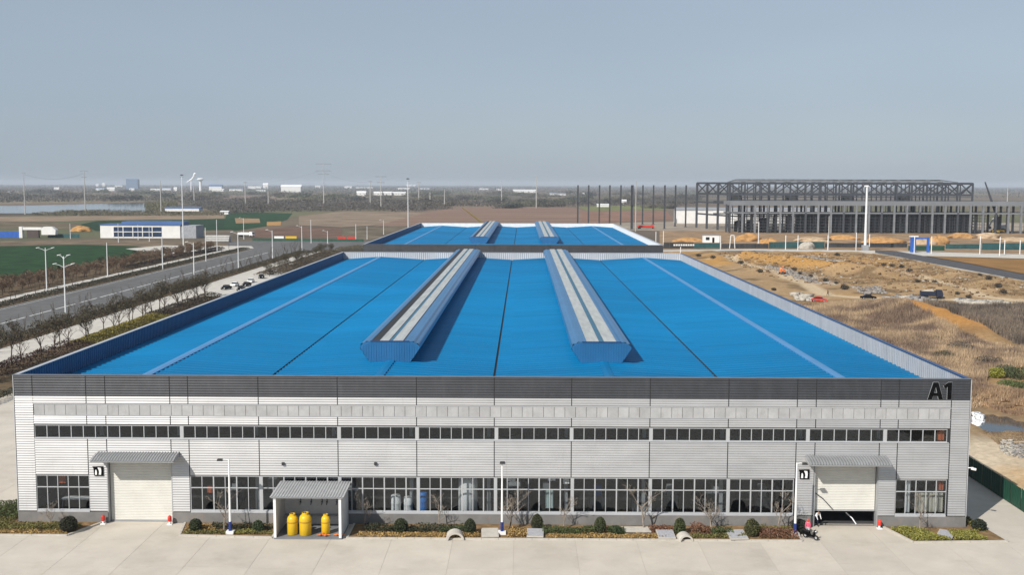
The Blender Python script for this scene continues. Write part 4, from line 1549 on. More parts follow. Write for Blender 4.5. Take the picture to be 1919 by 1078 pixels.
for x, y_, lab in ((531, 869, 'small dark floodlight on the wall above the open shed'), (704, 869, 'small dark floodlight on the wall right of the open shed')):
    p = F(x, y_)
    t = thing('wall_light', (p[0], 0, p[2]), lab, 'light')
    MB().box(-0.13, -0.25, -0.14, 0.13, -0.08, 0.14).build('lamp_body', lampdark, t, local=True)
    MB().box(-0.05, -0.08, -0.05, 0.05, -0.01, 0.05).build('bracket', steel, t, local=True)

# --- goods just inside the windows
t = thing('white_tank', tuple(F(877, 955, 1.7) * [1, 1, 0] + [0, 0, 0.016]), 'big white upright tank behind the middle windows', 'tank')
MB().lathe([(0.9, 0.0), (1.0, 0.1), (1.0, 4.0), (0.95, 4.4), (0.6, 4.75), (0.1, 4.85)], n=24).build('tank_body', white, t, True, True)
for x, y_, r_, h, m, lab in ((742, 950, 0.5, 2.6, white, 'white drum behind the windows right of the open shed'), (765, 950, 0.45, 2.4, white, 'second white drum behind the windows right of the open shed'),
                             (793, 950, 0.42, 2.9, drum_blue, 'blue drum behind the windows, right of the white drums')):
    p = F(x, y_, 1.6)
    t = thing('drum', (p[0], 1.6, 0.016), lab, 'drum')
    MB().lathe([(r_ * 0.95, 0), (r_, 0.05), (r_, h * 0.33), (r_ * 1.05, h * 0.35), (r_, h * 0.37), (r_, h * 0.66), (r_ * 1.05, h * 0.68), (r_, h * 0.7), (r_, h - 0.05), (r_ * 0.9, h)], n=16).build('drum_body', m, t, True, True)
curt_o = mat('orange_curtain', (0.42, 0.11, 0.05), 0.9)
curt_b = mat('beige_curtain', (0.45, 0.42, 0.35), 0.9)


def curtain(xa, xb, y, z0, z1, m, label):
    t = thing('curtain', ((xa + xb) / 2, y, z0), label, 'curtain')
    prof = []
    n = max(3, int((xb - xa) / 0.12))
    for i in range(n + 1):
        prof.append((xa + (xb - xa) * i / n, y + 0.05 * math.sin(i * 1.9)))
    b = MB()
    k = len(prof)
    b.add([(p[0], p[1], z0) for p in prof] + [(p[0], p[1], z1) for p in prof], [(i, i + 1, i + 1 + k, i + k) for i in range(k - 1)])
    b.build('cloth', m, t)


curtain(94.2, 94.85, 0.5, 3.75, 4.9, curt_o, 'orange curtain in the lower right corner window')
curtain(94.0, 94.7, 0.5, 8.95, 10.1, curt_o, 'orange curtain at the right end of the upper window strip')
curtain(92.2, 94.9, 0.7, 1.4, 3.4, curt_b, 'beige curtain across the lower right corner window')
curtain(91.0, 91.5, 0.5, 1.4, 4.9, white, 'white curtain gathered in the right corner window')
curtain(3.9, 4.6, 0.8, 3.9, 4.9, curt_o, 'orange cloth in the left corner window')
curtain(19.2, 20.0, 1.0, 2.9, 3.6, curt_o, 'orange cloth behind the window left of the first lamp post')
curtain(54.2, 55.0, 0.6, 1.6, 3.6, mat('pale_green_board', (0.30, 0.38, 0.37), 0.8), 'pale green board standing in a middle window')
curtain(50.2, 51.1, 0.5, 4.45, 4.88, white, 'white blind at the top of the pane right of the middle lamp post')
curtain(54.4, 55.2, 0.5, 4.5, 4.88, white, 'white blind at the top of the pane above the pale green board')
curtain(56.0, 56.6, 0.5, 4.2, 4.88, white, 'taller white blind beside the column right of the pale green board')
bk_m = mat('machine_grey', (0.16, 0.17, 0.18), 0.6)
for i in range(14):
    x = 20 + i * 4.4 + random.uniform(-1, 1)
    if abs(x - 45.9) < 2 or abs(x - 40) < 3:
        continue
    t = thing('machine', (x, random.uniform(5, 9), 0.016), 'dark machine standing deep inside the hall behind the windows', 'machine', 'machines inside the hall')
    w, d, h = random.uniform(0.8, 1.5), random.uniform(0.6, 1.1), random.uniform(1.6, 3.0)
    MB().box(-w, -d, 0, w, d, h * 0.55).build('machine_bed', bk_m, t, local=True)
    MB().box(-w * 0.4, -d * 0.7, h * 0.55 + 0.001, w * 0.5, d * 0.8, h).build('machine_head', random.choice([bk_m, greyp, bluep]), t, local=True)
# tables with pale tops behind the left corner windows
t = thing('work_table', (5.2, 2.2, 0.016), 'white topped table behind the left corner windows', 'table')
MB().box(-1.5, -0.5, 1.9, 1.6, 0.5, 1.98).build('table_top', white, t, local=True)
for x in (-1.4, 1.5):
    for y in (-0.4, 0.4):
        MB().box(x - 0.04, y - 0.04, 0, x + 0.04, y + 0.04, 1.9).build('leg', steel, t, local=True)


# --- people
def person(loc, rz, joints, label, cols, sc=1.0):
    """joints: name -> (x, y, z, radius); one continuous skinned body, coloured by height zones"""
    E = [('pelvis', 'waist'), ('waist', 'chest'), ('chest', 'neck'), ('neck', 'head'), ('head', 'crown'), ('chest', 'shl'), ('shl', 'ell'), ('ell', 'wrl'), ('wrl', 'hal'), ('chest', 'shr'), ('shr', 'elr'),
         ('elr', 'wrr'), ('wrr', 'har'), ('pelvis', 'hil'), ('hil', 'knl'), ('knl', 'anl'), ('anl', 'tol'), ('pelvis', 'hir'), ('hir', 'knr'), ('knr', 'anr'), ('anr', 'tor')]
    names = list(joints)
    me = bpy.data.meshes.new('body')
    me.from_pydata([joints[n][:3] for n in names], [(names.index(a), names.index(b)) for a, b in E], [])
    o = bpy.data.objects.new('tmp', me)
    COL.objects.link(o)
    md = o.modifiers.new('skin', 'SKIN')
    md.use_smooth_shade = True
    for i, n in enumerate(names):
        r_ = joints[n][3]
        me.skin_vertices[0].data[i].radius = (r_, r_ * (0.7 if n in ('waist', 'chest', 'pelvis') else 1.0))
        me.skin_vertices[0].data[i].use_root = (n == 'pelvis')
    sb = o.modifiers.new('sub', 'SUBSURF')
    sb.levels = sb.render_levels = 2
    dg = bpy.context.evaluated_depsgraph_get()
    dg.update()
    ev = bpy.data.meshes.new_from_object(o.evaluated_get(dg))
    bpy.data.objects.remove(o)
    zones = {'pelvis': 'leg', 'hil': 'leg', 'hir': 'leg', 'knl': 'leg', 'knr': 'leg', 'anl': 'shoe', 'anr': 'shoe', 'tol': 'shoe', 'tor': 'shoe', 'waist': 'top', 'chest': 'top', 'shl': 'top', 'shr': 'top', 'ell': 'top', 'elr': 'top',
             'wrl': 'top', 'wrr': 'top', 'hal': 'skin', 'har': 'skin', 'neck': 'skin', 'head': 'skin', 'crown': 'hair'}
    keys = ['leg', 'shoe', 'top', 'skin', 'hair']
    ev.materials.clear()
    for k_ in keys:
        ev.materials.append(cols[k_])
    J = np.array([joints[n][:3] for n in names])
    for p in ev.polygons:
        c = np.array(p.center)
        n = names[int(np.argmin(((J - c) ** 2).sum(1)))]
        p.material_index = keys.index(zones[n])
        p.use_smooth = True
    t = thing('person', loc, label, 'person', None, rz)
    t.scale = (sc, sc, sc)
    finish('body', ev, None, t)
    return t


def standing(lean=0.0, stride=0.12, arm=0.0, bend=0.0):
    """upright figure 1.72 m tall; bend tips the trunk forward from the hips"""
    j = {'pelvis': (0, 0, 0.95, 0.15), 'waist': (0, -0.02, 1.10, 0.14), 'chest': (0, -0.02, 1.34, 0.17), 'neck': (0, -0.01, 1.50, 0.06), 'head': (0, -0.02, 1.60, 0.10), 'crown': (0, -0.02, 1.68, 0.09),
         'shl': (0.19, -0.01, 1.42, 0.07), 'ell': (0.25, 0.03 - arm * 0.5, 1.14, 0.05), 'wrl': (0.25, -0.10 - arm, 0.92 + arm * 0.4, 0.035), 'hal': (0.25, -0.14 - arm, 0.84 + arm * 0.4, 0.04),
         'shr': (-0.19, -0.01, 1.42, 0.07), 'elr': (-0.25, 0.05 - arm * 0.5, 1.14, 0.05), 'wrr': (-0.25, -0.06 - arm, 0.92 + arm * 0.4, 0.035), 'har': (-0.25, -0.1 - arm, 0.84 + arm * 0.4, 0.04),
         'hil': (0.1, 0, 0.88, 0.10), 'knl': (0.11, -stride - 0.03, 0.49, 0.07), 'anl': (0.11, -stride, 0.09, 0.05), 'tol': (0.12, -stride - 0.17, 0.04, 0.04),
         'hir': (-0.1, 0, 0.88, 0.10), 'knr': (-0.11, stride - 0.05, 0.49, 0.07), 'anr': (-0.11, stride + 0.05, 0.09, 0.05), 'tor': (-0.12, stride - 0.12, 0.04, 0.04)}
    if bend:
        for n in ('waist', 'chest', 'neck', 'head', 'crown', 'shl', 'ell', 'wrl', 'hal', 'shr', 'elr', 'wrr', 'har'):
            x, y, z, r_ = j[n]
            dy, dz = y, z - 0.95
            c, s = math.cos(bend), math.sin(bend)
            j[n] = (x, dy * c - dz * s, 0.95 + dy * s + dz * c, r_)
        for a, b, h in (('shl', 'ell', 0), ('shr', 'elr', 0)):
            x, y, z, _ = j[a]
            sfx = a[-1]
            j['el' + sfx] = (x * 1.15, y - 0.05, z - 0.27, 0.05)
            j['wr' + sfx] = (x * 1.1, y - 0.16, z - 0.48, 0.035)
            j['ha' + sfx] = (x * 1.05, y - 0.2, z - 0.56, 0.04)
    return j


hair = mat('dark_hair', (0.012, 0.01, 0.009), 0.7)
navyc = mat('navy_cloth', (0.012, 0.016, 0.035), 0.9)
whitec = mat('white_cloth', (0.72, 0.72, 0.72), 0.9)
pinkc = mat('pink_cloth', (0.62, 0.10, 0.17), 0.9)
greyc = mat('pale_grey_cloth', (0.45, 0.47, 0.48), 0.9)
darkc = mat('dark_cloth', (0.02, 0.02, 0.022), 0.9)
redh = mat('red_helmet', (0.55, 0.05, 0.025), 0.35)
pA = G(1527, 986)
pa = person((pA[0], pA[1] - 0.2, 0.006), 0.5, standing(0, 0.16, 0, 0.7), 'person in white sleeves and dark vest bending forward by the half open door', {'leg': navyc, 'shoe': darkc, 'top': whitec, 'skin': skin_m, 'hair': hair}, 1.12)
MB().lathe([(0.155, 1.02), (0.18, 1.2), (0.185, 1.3)], (0, 0, 0), 12)
pB = (80.15, -3.6)
pb = person((pB[0], pB[1] + 0.35, 0.006), -0.35, standing(0, 0.08, 0.2, 0.12), 'person in pink jacket and red helmet standing at a dark scooter', {'leg': greyc, 'shoe': darkc, 'top': pinkc, 'skin': skin_m, 'hair': redh}, 1.02)
MB().lathe([(0.115, 1.56), (0.14, 1.62), (0.125, 1.72), (0.06, 1.79), (0.01, 1.80)], (0, -0.06, 0.0), 12).build('helmet', redh, pb, True, True)
t = thing('scooter', (pB[0] + 0.1, pB[1] - 0.35, 0.006), 'dark electric scooter beside the person in the pink jacket', 'scooter', None, 0.75)
for y in (-0.62, 0.58):
    w_ = MB()
    n = 16
    V, Fc = [], []
    for k in range(n):
        a = 2 * math.pi * k / n
        for rr, xx in ((0.25, -0.05), (0.25, 0.05), (0.14, 0.05), (0.14, -0.05)):
            V.append((xx, y + rr * math.cos(a), 0.25 + rr * math.sin(a)))
    for k in range(n):
        for c_ in range(4):
            a, b = k * 4 + c_, k * 4 + (c_ + 1) % 4
            Fc.append((a, b, (b + 4) % (4 * n), (a + 4) % (4 * n)))
    ty = w_.add(V, Fc).build('wheel', rubber, t, local=True)
    MB().tube([(-0.04, y, 0.25), (0.04, y, 0.25)], 0.13, 12).build('rim', greyp, ty, local=True)
MB().extr([(-0.45, 0.3), (0.2, 0.28), (0.75, 0.45), (0.8, 0.72), (0.15, 0.68), (0.05, 0.42), (-0.3, 0.40), (-0.42, 0.95), (-0.52, 0.95)], 'x', -0.15, 0.15).build('body', black, t, local=True)
MB().extr([(0.1, 0.69), (0.8, 0.73), (0.8, 0.80), (0.12, 0.79)], 'x', -0.14, 0.14).build('seat', darkc, t, local=True)
MB().tube([(0, -0.62, 0.25), (0, -0.48, 0.98)], 0.035, 6).build('steering_column', steel, t, local=True)
MB().tube([(-0.32, -0.4, 1.02), (0, -0.47, 0.99), (0.32, -0.4, 1.02)], 0.022, 6).build('handlebar', steel, t, local=True)
MB().lathe([(0.02, 0), (0.09, 0.03), (0.09, 0.08), (0.02, 0.1)], (0, -0.56, 0.82), 10).build('headlight', white, t, local=True)
pC = G(1551, 558)
person((pC[0], pC[1], tz(pC[0], pC[1])), 1.2, standing(0, 0.18, 0.05), 'dark clothed person walking on the pale track in the earthworks', {'leg': darkc, 'shoe': darkc, 'top': navyc, 'skin': skin_m, 'hair': hair}, 1.25)

# ================================================================== left of the hall
def street_lamp(P, top, style, label):
    t = thing('street_lamp', (P[0], P[1], 0.05), label, 'street lamp')
    MB().tube([(0, 0, 0), (0, 0, top)], [0.22, 0.13], 8).build('pole', galv, t, local=True)
    MB().box(-0.3, -0.3, 0, 0.3, 0.3, 0.25).build('footing', concrete2, t, local=True)
    arms = []
    if style == 'double':
        arms = [(-1, 0, top - 0.6), (1, 0, top - 0.6)]
    elif style == 'quad':
        arms = [(-1, 0, top - 2.6), (1, 0, top - 2.6), (-0.45, 0.3, top - 0.3), (0.5, 0, top - 0.3)]
    elif style == 'left':
        arms = [(-1, 0, top - 0.4)]
    for sx, dy, z in arms:
        L_ = 2.4 if abs(sx) == 1 else 1.3
        s = 1 if sx > 0 else -1
        a = MB().tube([(0, 0, z - 0.3), (s * L_ * 0.5, dy, z + 0.25), (s * L_, dy, z + 0.55)], [0.06, 0.045, 0.04], 6).build('arm', galv, t, local=True)
        MB().extr([(s * L_ - 0.5, z + 0.48), (s * L_ + 0.5, z + 0.72), (s * L_ + 0.5, z + 0.85), (s * L_ - 0.5, z + 0.66)], 'y', dy - 0.18, dy + 0.18).build('lamp_head', white, a, local=True)
    return t


for (px, yb, yt, st_, lab) in [
    (88, 550, 465, 'double', 'white double armed street lamp at the far left edge, beyond the road'),
    (123, 590, 481, 'quad', 'tall white lamp with four lamp heads on the near side of the road'),
    (202, 524, 455, 'plain', 'white armless pole beyond the road, right of the double armed lamp'),
    (305, 506, 443, 'plain', 'white armless pole beyond the road, below the white glazed building'),
    (364, 527, 455, 'left', 'white single armed street lamp on the near verge, at the middle of the road'),
    (447, 507, 436, 'left', 'white single armed street lamp right of the mid road one'),
    (511, 490, 432, 'left', 'white street lamp where the road begins to bend'),
    (566, 471, 424, 'left', 'farthest white street lamp before the cross road'),
    (386, 490, 427, 'plain', 'pale post on the pavement corner beyond the road'),
    (407, 472, 412, 'plain', 'pale thin pole behind the pavement corner'),
    (457, 449, 409, 'left', 'lamp standing beside the white truck'),
    (583, 456, 412, 'plain', 'pale pole on the far side of the cross road'),
    (614, 457, 433, 'left', 'short bent lamp on the far side of the cross road'),
    (667, 452, 420, 'plain', 'pale pole right of the red banners'),
    (719, 440, 413, 'left', 'short lamp near the left parapet of the second hall'),
    (688, 449, 424, 'plain', 'brownish pole near the left corner of the second hall'),
    (259, 450, 421, 'plain', 'white post in front of the left windows of the glazed building'),
    (280, 453, 423, 'plain', 'white post in front of the right windows of the glazed building'),
    (222, 455, 419, 'plain', 'white post in front of the left end of the glazed building'),
    (132, 448, 419, 'plain', 'pale post between the white gate and the glazed building')]:
    P = G(px, yb)
    street_lamp(P, HZ(P, yt), st_, lab)


def utility_pole(px, yb, yt, bars, label, m=pole_conc, head=False):
    P = G(px, yb)
    h = HZ(P, yt)
    s = 1.0 / PXM(P)
    r_ = max(0.15, 1.05 * s)
    t = thing('utility_pole', (P[0], P[1], 0), label, 'pole')
    MB().tube([(0, 0, 0), (0, 0, h)], [r_, r_ * 0.62], 6).build('pole', m, t, local=True)
    for z, L_ in bars:
        MB().bar((-L_ * s, 0, h - z * s), (L_ * s, 0, h - z * s), r_ * 0.8).build('crossarm', steel2, t, local=True)
    if head:
        MB().lathe([(0.1 * s, 0), (3.2 * s, 0.5 * s), (3.0 * s, 1.4 * s), (0.3 * s, 2.2 * s)], (0, 0, h), 10).build('lamp_cluster', lampdark, t, local=True)
    return P, h


poles = {}
for a in [(47, 402, 323, [(1, 4)], 'grey utility pole on the lake shore at the far left'), (160, 400, 320, [(1, 7), (12, 5)], 'utility pole with two crossarms by the lake'),
          (302, 400, 338, [], 'plain grey pole right of the lake'), (364, 381, 342, [], 'thin pale pole below the white dome in the distance'), (460, 385, 340, [(2, 3)], 'thin grey pole before the distant village'),
          (503, 386, 357, [], 'short pale pole before the grey scrub'), (607, 386, 306, [(1, 15), (14, 14), (20, 11)], 'tallest power pylon with three crossarms'),
          (714, 392, 330, [(1, 11), (12, 7)], 'utility pole with wide crossarm left of the second hall'), (694, 385, 338, [(2, 4)], 'faint pole just left of the wide crossarm pole'),
          (785, 378, 341, [(1, 4)], 'pale pole with a small head above the second hall'), (1005, 390, 329, [], 'lone grey pole above the second hall, between the ventilators and the columns'),
          (940, 376, 339, [], 'faint thin pole above the rear left ventilator'), (833, 387, 356, [], 'short white pole at the edge of the ploughed field'), (806, 381, 360, [], 'small pale pole left of the ploughed field'),
          (1191, 434, 339, [], 'grey lamp mast standing among the dark steel columns'), (1885, 436, 350, [], 'white mast behind the low steel frame at the far right')]:
    poles[a[0]] = utility_pole(*a)
utility_pole(344, 470, 329, [(3, 3)], 'tall grey floodlight mast in front of the glazed building', galv, True)
utility_pole(765, 445, 336, [(3, 2)], 'tall floodlight mast behind the left parapet of the second hall', galv, True)
utility_pole(1421, 463, 416, [], 'slim grey pole in front of the steel frame', galv)
utility_pole(1552, 469, 405, [], 'grey pole beside the teal hoarding', pole_conc)


def wire(A, hA, B, hB, label):
    t = thing('power_line', (A[0], A[1], 0), label, 'power line')
    pts = []
    for i in range(13):
        u = i / 12
        pts.append((A[0] + (B[0] - A[0]) * u, A[1] + (B[1] - A[1]) * u, hA + (hB - hA) * u - 4 * u * (1 - u) * 6))
    MB().tube(pts, 0.11, 3).build('wire', steel2, t)


wire(poles[607][0], poles[607][1] - 10, poles[460][0], poles[460][1] - 2, 'power line from the tallest pylon towards the left')
wire(poles[714][0], poles[714][1] - 8, poles[607][0], poles[607][1] - 14, 'power line between the wide crossarm pole and the tallest pylon')
wire(poles[160][0], poles[160][1] - 3, poles[47][0], poles[47][1] - 2, 'power line between the two poles by the lake')

# --- tree rows and hedges along the road
def leafmesh(n, r, h0, h1, col, size, seed, flat=1.0):
    """loose dry-leaved crown as a mesh that copies can share"""
    d = rng.normal(size=(n, 3))
    d /= np.linalg.norm(d, axis=1)[:, None]
    d *= (rng.random(n) ** 0.45)[:, None]
    zc, zh = (h0 + h1) / 2, (h1 - h0) / 2
    Q = np.column_stack([d[:, 0] * r, d[:, 1] * r, zc + d[:, 2] * zh])
    k = fbm(Q[:, 0] * 1.0 + seed * 13, Q[:, 2] + Q[:, 1] * 0.7, r * 0.55, seed, 3)
    Q = Q[k > 0.44]
    V, Fq, C = leaves(Q, np.full(len(Q), size), jit(col, len(Q), 0.5))
    o = npmesh('dry_leaves', V, Fq, leafm, C)
    me = o.data
    bpy.data.objects.remove(o)
    return me


big = [branch_mesh(h, s, sp, 0.13, 4, 1, 0.35, 3) for h, s, sp in ((6.6, 11, 0.5), (7.2, 12, 0.45), (6.0, 13, 0.55), (6.8, 14, 0.5))]
crown_o = [leafmesh(1500, 2.2, 3.6, 6.7, (0.062, 0.050, 0.026), 0.15, s) for s in (1, 2, 3, 4)]
crown_b = [leafmesh(1500, 1.9, 1.6, 4.9, (0.15, 0.095, 0.055), 0.17, s) for s in (5, 6, 7)]
slim = [branch_mesh(h, s, 0.25, 0.12, 3, 1, 0.3, 3) for h, s in ((7.0, 21), (6.2, 22), (7.6, 23))]
k = 0
y = 52.0
while y < 228:
    x = -45.0 + random.uniform(-1.5, 1.5)
    make_tree('verge_tree', (x, y, 0.05), big[k % 4], 'bushy brown topped tree in the row just left of the near hall', 'tree', 'row of bushy trees beside the near hall', random.uniform(0, 6.3), random.uniform(1.0, 1.25), bark, bark, crown_o[k % 4])
    k += 1
    y += random.uniform(4.2, 6.2)
y = 300.0
while y < 440:
    make_tree('corner_tree', (-44.5 + random.uniform(-2.5, 2.5), y, 0.05), big[k % 4], 'brown tree in the row running on towards the second hall', 'tree', 'brown trees running on towards the second hall', random.uniform(0, 6.3), random.uniform(0.7, 0.95), bark, bark, crown_o[k % 4])
    k += 1
    y += random.uniform(5.0, 8.0)
y = 62.0
while y < 440:
    make_tree('slender_tree', (-60.2 + random.uniform(-1.0, 1.0), y, 0.05), slim[k % 3], 'slender bare tree along the near edge of the road', 'tree', 'slender bare trees along the near road edge', random.uniform(0, 6.3), random.uniform(0.8, 1.05), bark, bark)
    k += 1
    y += random.uniform(4.5, 9)
y = 120.0
short = [branch_mesh(4.6, s, 0.4, 0.12, 3, 1, 0.4, 3) for s in (31, 32, 33)]
while y < 455:
    for x0, sc in ((-101.5, 0.9), (-109.5, 1.05), (-114.5, 1.1)):
        if x0 == -101.5 and random.random() < 0.35:
            continue
        make_tree('brown_tree', (x0 + random.uniform(-1.0, 1.0), y + random.uniform(-1.5, 1.5), 0.06), short[k % 3], 'brown dry leaved tree in the belt between road and green field', 'tree', 'brown tree belt beyond the road',
                  random.uniform(0, 6.3), sc * random.uniform(0.85, 1.1), bark, bark, crown_b[k % 3] if x0 != -101.5 else None)
        k += 1
    y += 6.2
y = 120.0
grn = leafmesh(1200, 1.4, 0.6, 4.6, (0.022, 0.045, 0.016), 0.17, 9)
while y < 420:
    make_tree('evergreen_tree', (-120.5 + random.uniform(-1.5, 1.5), y, 0.06), short[k % 3], 'small dark evergreen at the edge of the green field', 'tree', 'evergreens at the edge of the green field', random.uniform(0, 6.3), random.uniform(0.8, 1.15), bark, bark, grn)
    k += 1
    y += random.uniform(7, 12)


def hedge(x0, x1, y0, y1, h, col, label, dens=16, size=0.16, wob=0.0):
    t = thing('hedge', ((x0 + x1) / 2, (y0 + y1) / 2, 0.05), label, 'hedge')
    n = int((x1 - x0) * (y1 - y0) * dens)
    q = np.column_stack([x0 + (x1 - x0) * rng.random(n), y0 + (y1 - y0) * rng.random(n)])
    hh = h * (0.55 + 0.75 * fbm(q[:, 0], q[:, 1], 2.4, 17, 3))
    e = np.minimum(q[:, 0] - x0, x1 - q[:, 0]) / ((x1 - x0) / 2)
    z = hh * (0.35 + 0.65 * rng.random(n) ** 0.5) * np.clip(0.5 + e, 0, 1)
    keep = fbm(q[:, 0], q[:, 1], 5.0, 19, 2) > 0.22
    P = np.column_stack([q, z])[keep]
    V, Fq, C = leaves(P - np.array([(x0 + x1) / 2, (y0 + y1) / 2, 0]), np.full(len(P), size), jit(col, len(P), 0.5))
    npmesh('foliage', V, Fq, leafm, C, t)
    return t


hedge(-98.6, -93.6, 60, 470, 1.3, (0.030, 0.028, 0.014), 'long dark hedge along the far edge of the road', 14, 0.2)
hedge(-62.6, -58.2, 60, 440, 1.5, (0.050, 0.042, 0.02), 'olive brown hedge along the near edge of the road', 14, 0.2)
hedge(-47.3, -40.5, 46, 122, 1.8, (0.060, 0.030, 0.022), 'red brown shrubbery under the bushy trees beside the near hall', 12, 0.2)
hedge(-47.3, -41.0, 172, 226, 1.5, (0.05, 0.038, 0.024), 'dull brown shrubbery farther along the bushy trees', 12, 0.2)
hedge(-46.4, -39.3, 122, 172, 1.3, (0.22, 0.18, 0.03), 'yellow green shrubs glimpsed over the left parapet of the near hall', 26, 0.18)
hedge(-50, -39, 300, 440, 1.6, (0.085, 0.065, 0.04), 'brown shrubbery running on towards the second hall', 9, 0.22)
hedge(-33.0, -31.0, 40, 72, 1.6, (0.03, 0.036, 0.018), 'dark hedge at the corner of the concrete side yard', 26, 0.18)
hedge(-112, -107, 330, 470, 1.6, (0.04, 0.028, 0.022), 'blackish hedge beside the far pavement', 12, 0.22)
hedge(-46, -2, 452, 474, 2.6, (0.12, 0.105, 0.07), 'grey brown scrub at the left corner of the second hall', 9, 0.28)


# --- vehicles
def car(loc, rz, body_m, label, L_=4.5, name='parked_car'):
    t = thing(name, loc, label, 'car', None, rz)
    h = L_ / 2
    low = [(-h, 0.35), (-h + 0.05, 0.75), (-h + 0.9, 0.92), (h - 1.2, 0.98), (h - 0.05, 0.85), (h, 0.35)]
    MB().extr([(a, b) for a, b in low], 'y', -0.88, 0.88).build('body', body_m, t, local=True)
    cab = [(-h + 1.0, 0.921), (-h + 1.7, 1.42), (h - 1.5, 1.46), (h - 0.5, 0.93)]
    MB().extr(cab, 'y', -0.76, 0.76).build('glasshouse', carglass, t, local=True)
    MB().extr([(-h + 1.62, 1.40), (-h + 1.75, 1.47), (h - 1.5, 1.50), (h - 1.35, 1.42)], 'y', -0.78, 0.78).build('roof', body_m, t, local=True)
    for x in (-h + 0.85, h - 0.85):
        for y in (-0.8, 0.8):
            w = MB().tube([(x, y - 0.11, 0.33), (x, y + 0.11, 0.33)], 0.33, 14).build('wheel', rubber, t, local=True)
            MB().tube([(x, y - 0.12, 0.33), (x, y + 0.12, 0.33)], 0.19, 10).build('rim', greyp, w, local=True)
    for y in (-0.6, 0.6):
        MB().box(-h - 0.02, y - 0.16, 0.58, -h + 0.05, y + 0.16, 0.72).build('headlight', white, t, local=True)
    return t


for px, py, rz, m, lab in ((424, 543, 1.3, black, 'black car, leftmost of those parked beyond the left parapet'), (440, 537, 1.5, white, 'white car parked between two black ones beyond the left parapet'),
                           (452, 545, 1.5, black, 'black car with only its roof showing above the left parapet'), (490, 522, 1.7, black, 'black car parked farther up the pale pavement'), (470, 530, 1.6, white, 'white car parked just before the farthest black one'), (462, 537, 1.4, black, 'black car nosing towards the left parapet'), (508, 515, 1.7, black, 'farthest black car on the pale pavement')):
    P = G(px, py)
    car((P[0], P[1], 0.065), rz, m, lab)


def lorry(loc, rz, cab_m, box_m, load_m, L_, label, sc=1.0):
    t = thing('lorry', loc, label, 'lorry', None, rz)
    t.scale = (sc, sc, sc)
    h = L_ / 2
    MB().extr([(-h, 0.6), (-h, 1.6), (-h + 0.35, 2.7), (-h + 1.9, 2.75), (-h + 1.9, 0.6)], 'y', -1.2, 1.2).build('cab', cab_m, t, local=True)
    MB().extr([(-h - 0.01, 1.65), (-h + 0.26, 2.45), (-h + 0.32, 2.45), (-h + 0.05, 1.65)], 'y', -1.05, 1.05).build('windscreen', carglass, t, local=True)
    MB().box(-h + 2.0, -0.5, 0.75, h, 0.5, 1.05).build('chassis', steel, t, local=True)
    b = MB()
    b.box(-h + 2.1, -1.22, 1.06, h, 1.22, 1.2)
    b.box(-h + 2.1, -1.22, 1.2, h, -1.14, 2.3)
    b.box(-h + 2.1, 1.14, 1.2, h, 1.22, 2.3)
    b.box(-h + 2.1, -1.14, 1.2, -h + 2.2, 1.14, 2.5)
    b.box(h - 0.1, -1.14, 1.2, h, 1.14, 2.3)
    b.build('load_bed', box_m, t, local=True)
    if load_m:
        MB().add([(-h + 2.3, -1.1, 2.0), (h - 0.2, -1.1, 2.0), (h - 0.2, 1.1, 2.0), (-h + 2.3, 1.1, 2.0), (-h + 3.0, 0, 2.7), (h - 1.0, 0.1, 2.6)], [(0, 1, 5, 4), (1, 2, 5), (2, 3, 4, 5), (3, 0, 4)]).build('load', load_m, t, local=True)
    for x in (-h + 0.9, h - 1.9, h - 0.8):
        for y in (-1.05, 1.05):
            MB().tube([(x, y - 0.16, 0.5), (x, y + 0.16, 0.5)], 0.5, 14).build('wheel', rubber, t, local=True)
    return t


P = G(1745, 563)
lorry((P[0], P[1], tz(P[0], P[1])), 2.9, lorry_navy, lorry_navy, rubble_w, 6.5, 'dark blue tipper lorry with pale load on the earthworks')
P = G(1210, 429)
lorry((P[0], P[1], 0.14), 3.1, red, red, None, 11.5, 'long red lorry parked below the dark steel columns', 1.15)
P = G(462, 444)
lorry((P[0], P[1], 0.1), 2.8, white, white, None, 9, 'white lorry standing at the bend of the far pavement', 1.2)
P = G(1627, 566)
car((P[0], P[1], tz(P[0], P[1]) + 0.02), 3.0, black, 'black car with pale roof on the wide dirt track', 4.6, 'car')
P = G(1535, 569)
car((P[0], P[1], tz(P[0], P[1]) + 0.02), 2.8, red, 'red car beside a heap of pale debris near the right parapet', 4.6, 'car')


def excavator(loc, rz, m, label, sc=1.0):
    t = thing('excavator', loc, label, 'excavator', None, rz)
    t.scale = (sc, sc, sc)
    for y in (-0.95, 0.95):
        MB().extr([(-1.5, 0.15), (-1.2, 0), (1.2, 0), (1.5, 0.15), (1.5, 0.55), (1.2, 0.72), (-1.2, 0.72), (-1.5, 0.55)], 'y', y - 0.25, y + 0.25).build('track', rubber, t, local=True)
    MB().extr([(-0.9, 0.8), (1.5, 0.8), (1.6, 1.7), (0.2, 1.75), (-0.9, 1.4)], 'y', -1.0, 1.0).build('house', m, t, local=True)
    c = MB().extr([(-0.95, 1.0), (0.15, 1.0), (0.15, 2.5), (-0.6, 2.55), (-0.95, 1.8)], 'y', 0.25, 0.98).build('cab', m, t, local=True)
    MB().extr([(-0.97, 1.5), (0.0, 1.5), (0.0, 2.35), (-0.62, 2.4), (-0.9, 1.85)], 'y', 0.99, 1.0).build('cab_window', carglass, c, local=True)
    MB().bar((-0.6, -0.3, 1.4), (-2.6, -0.3, 3.2), 0.3, 0.4).build('boom', m, t, local=True)
    MB().bar((-2.6, -0.3, 3.2), (-3.6, -0.3, 1.4), 0.24, 0.3).build('stick', m, t, local=True)
    MB().extr([(-3.9, 1.4), (-3.3, 1.3), (-3.2, 0.7), (-3.8, 0.6)], 'y', -0.7, 0.1).build('bucket', steel, t, local=True)


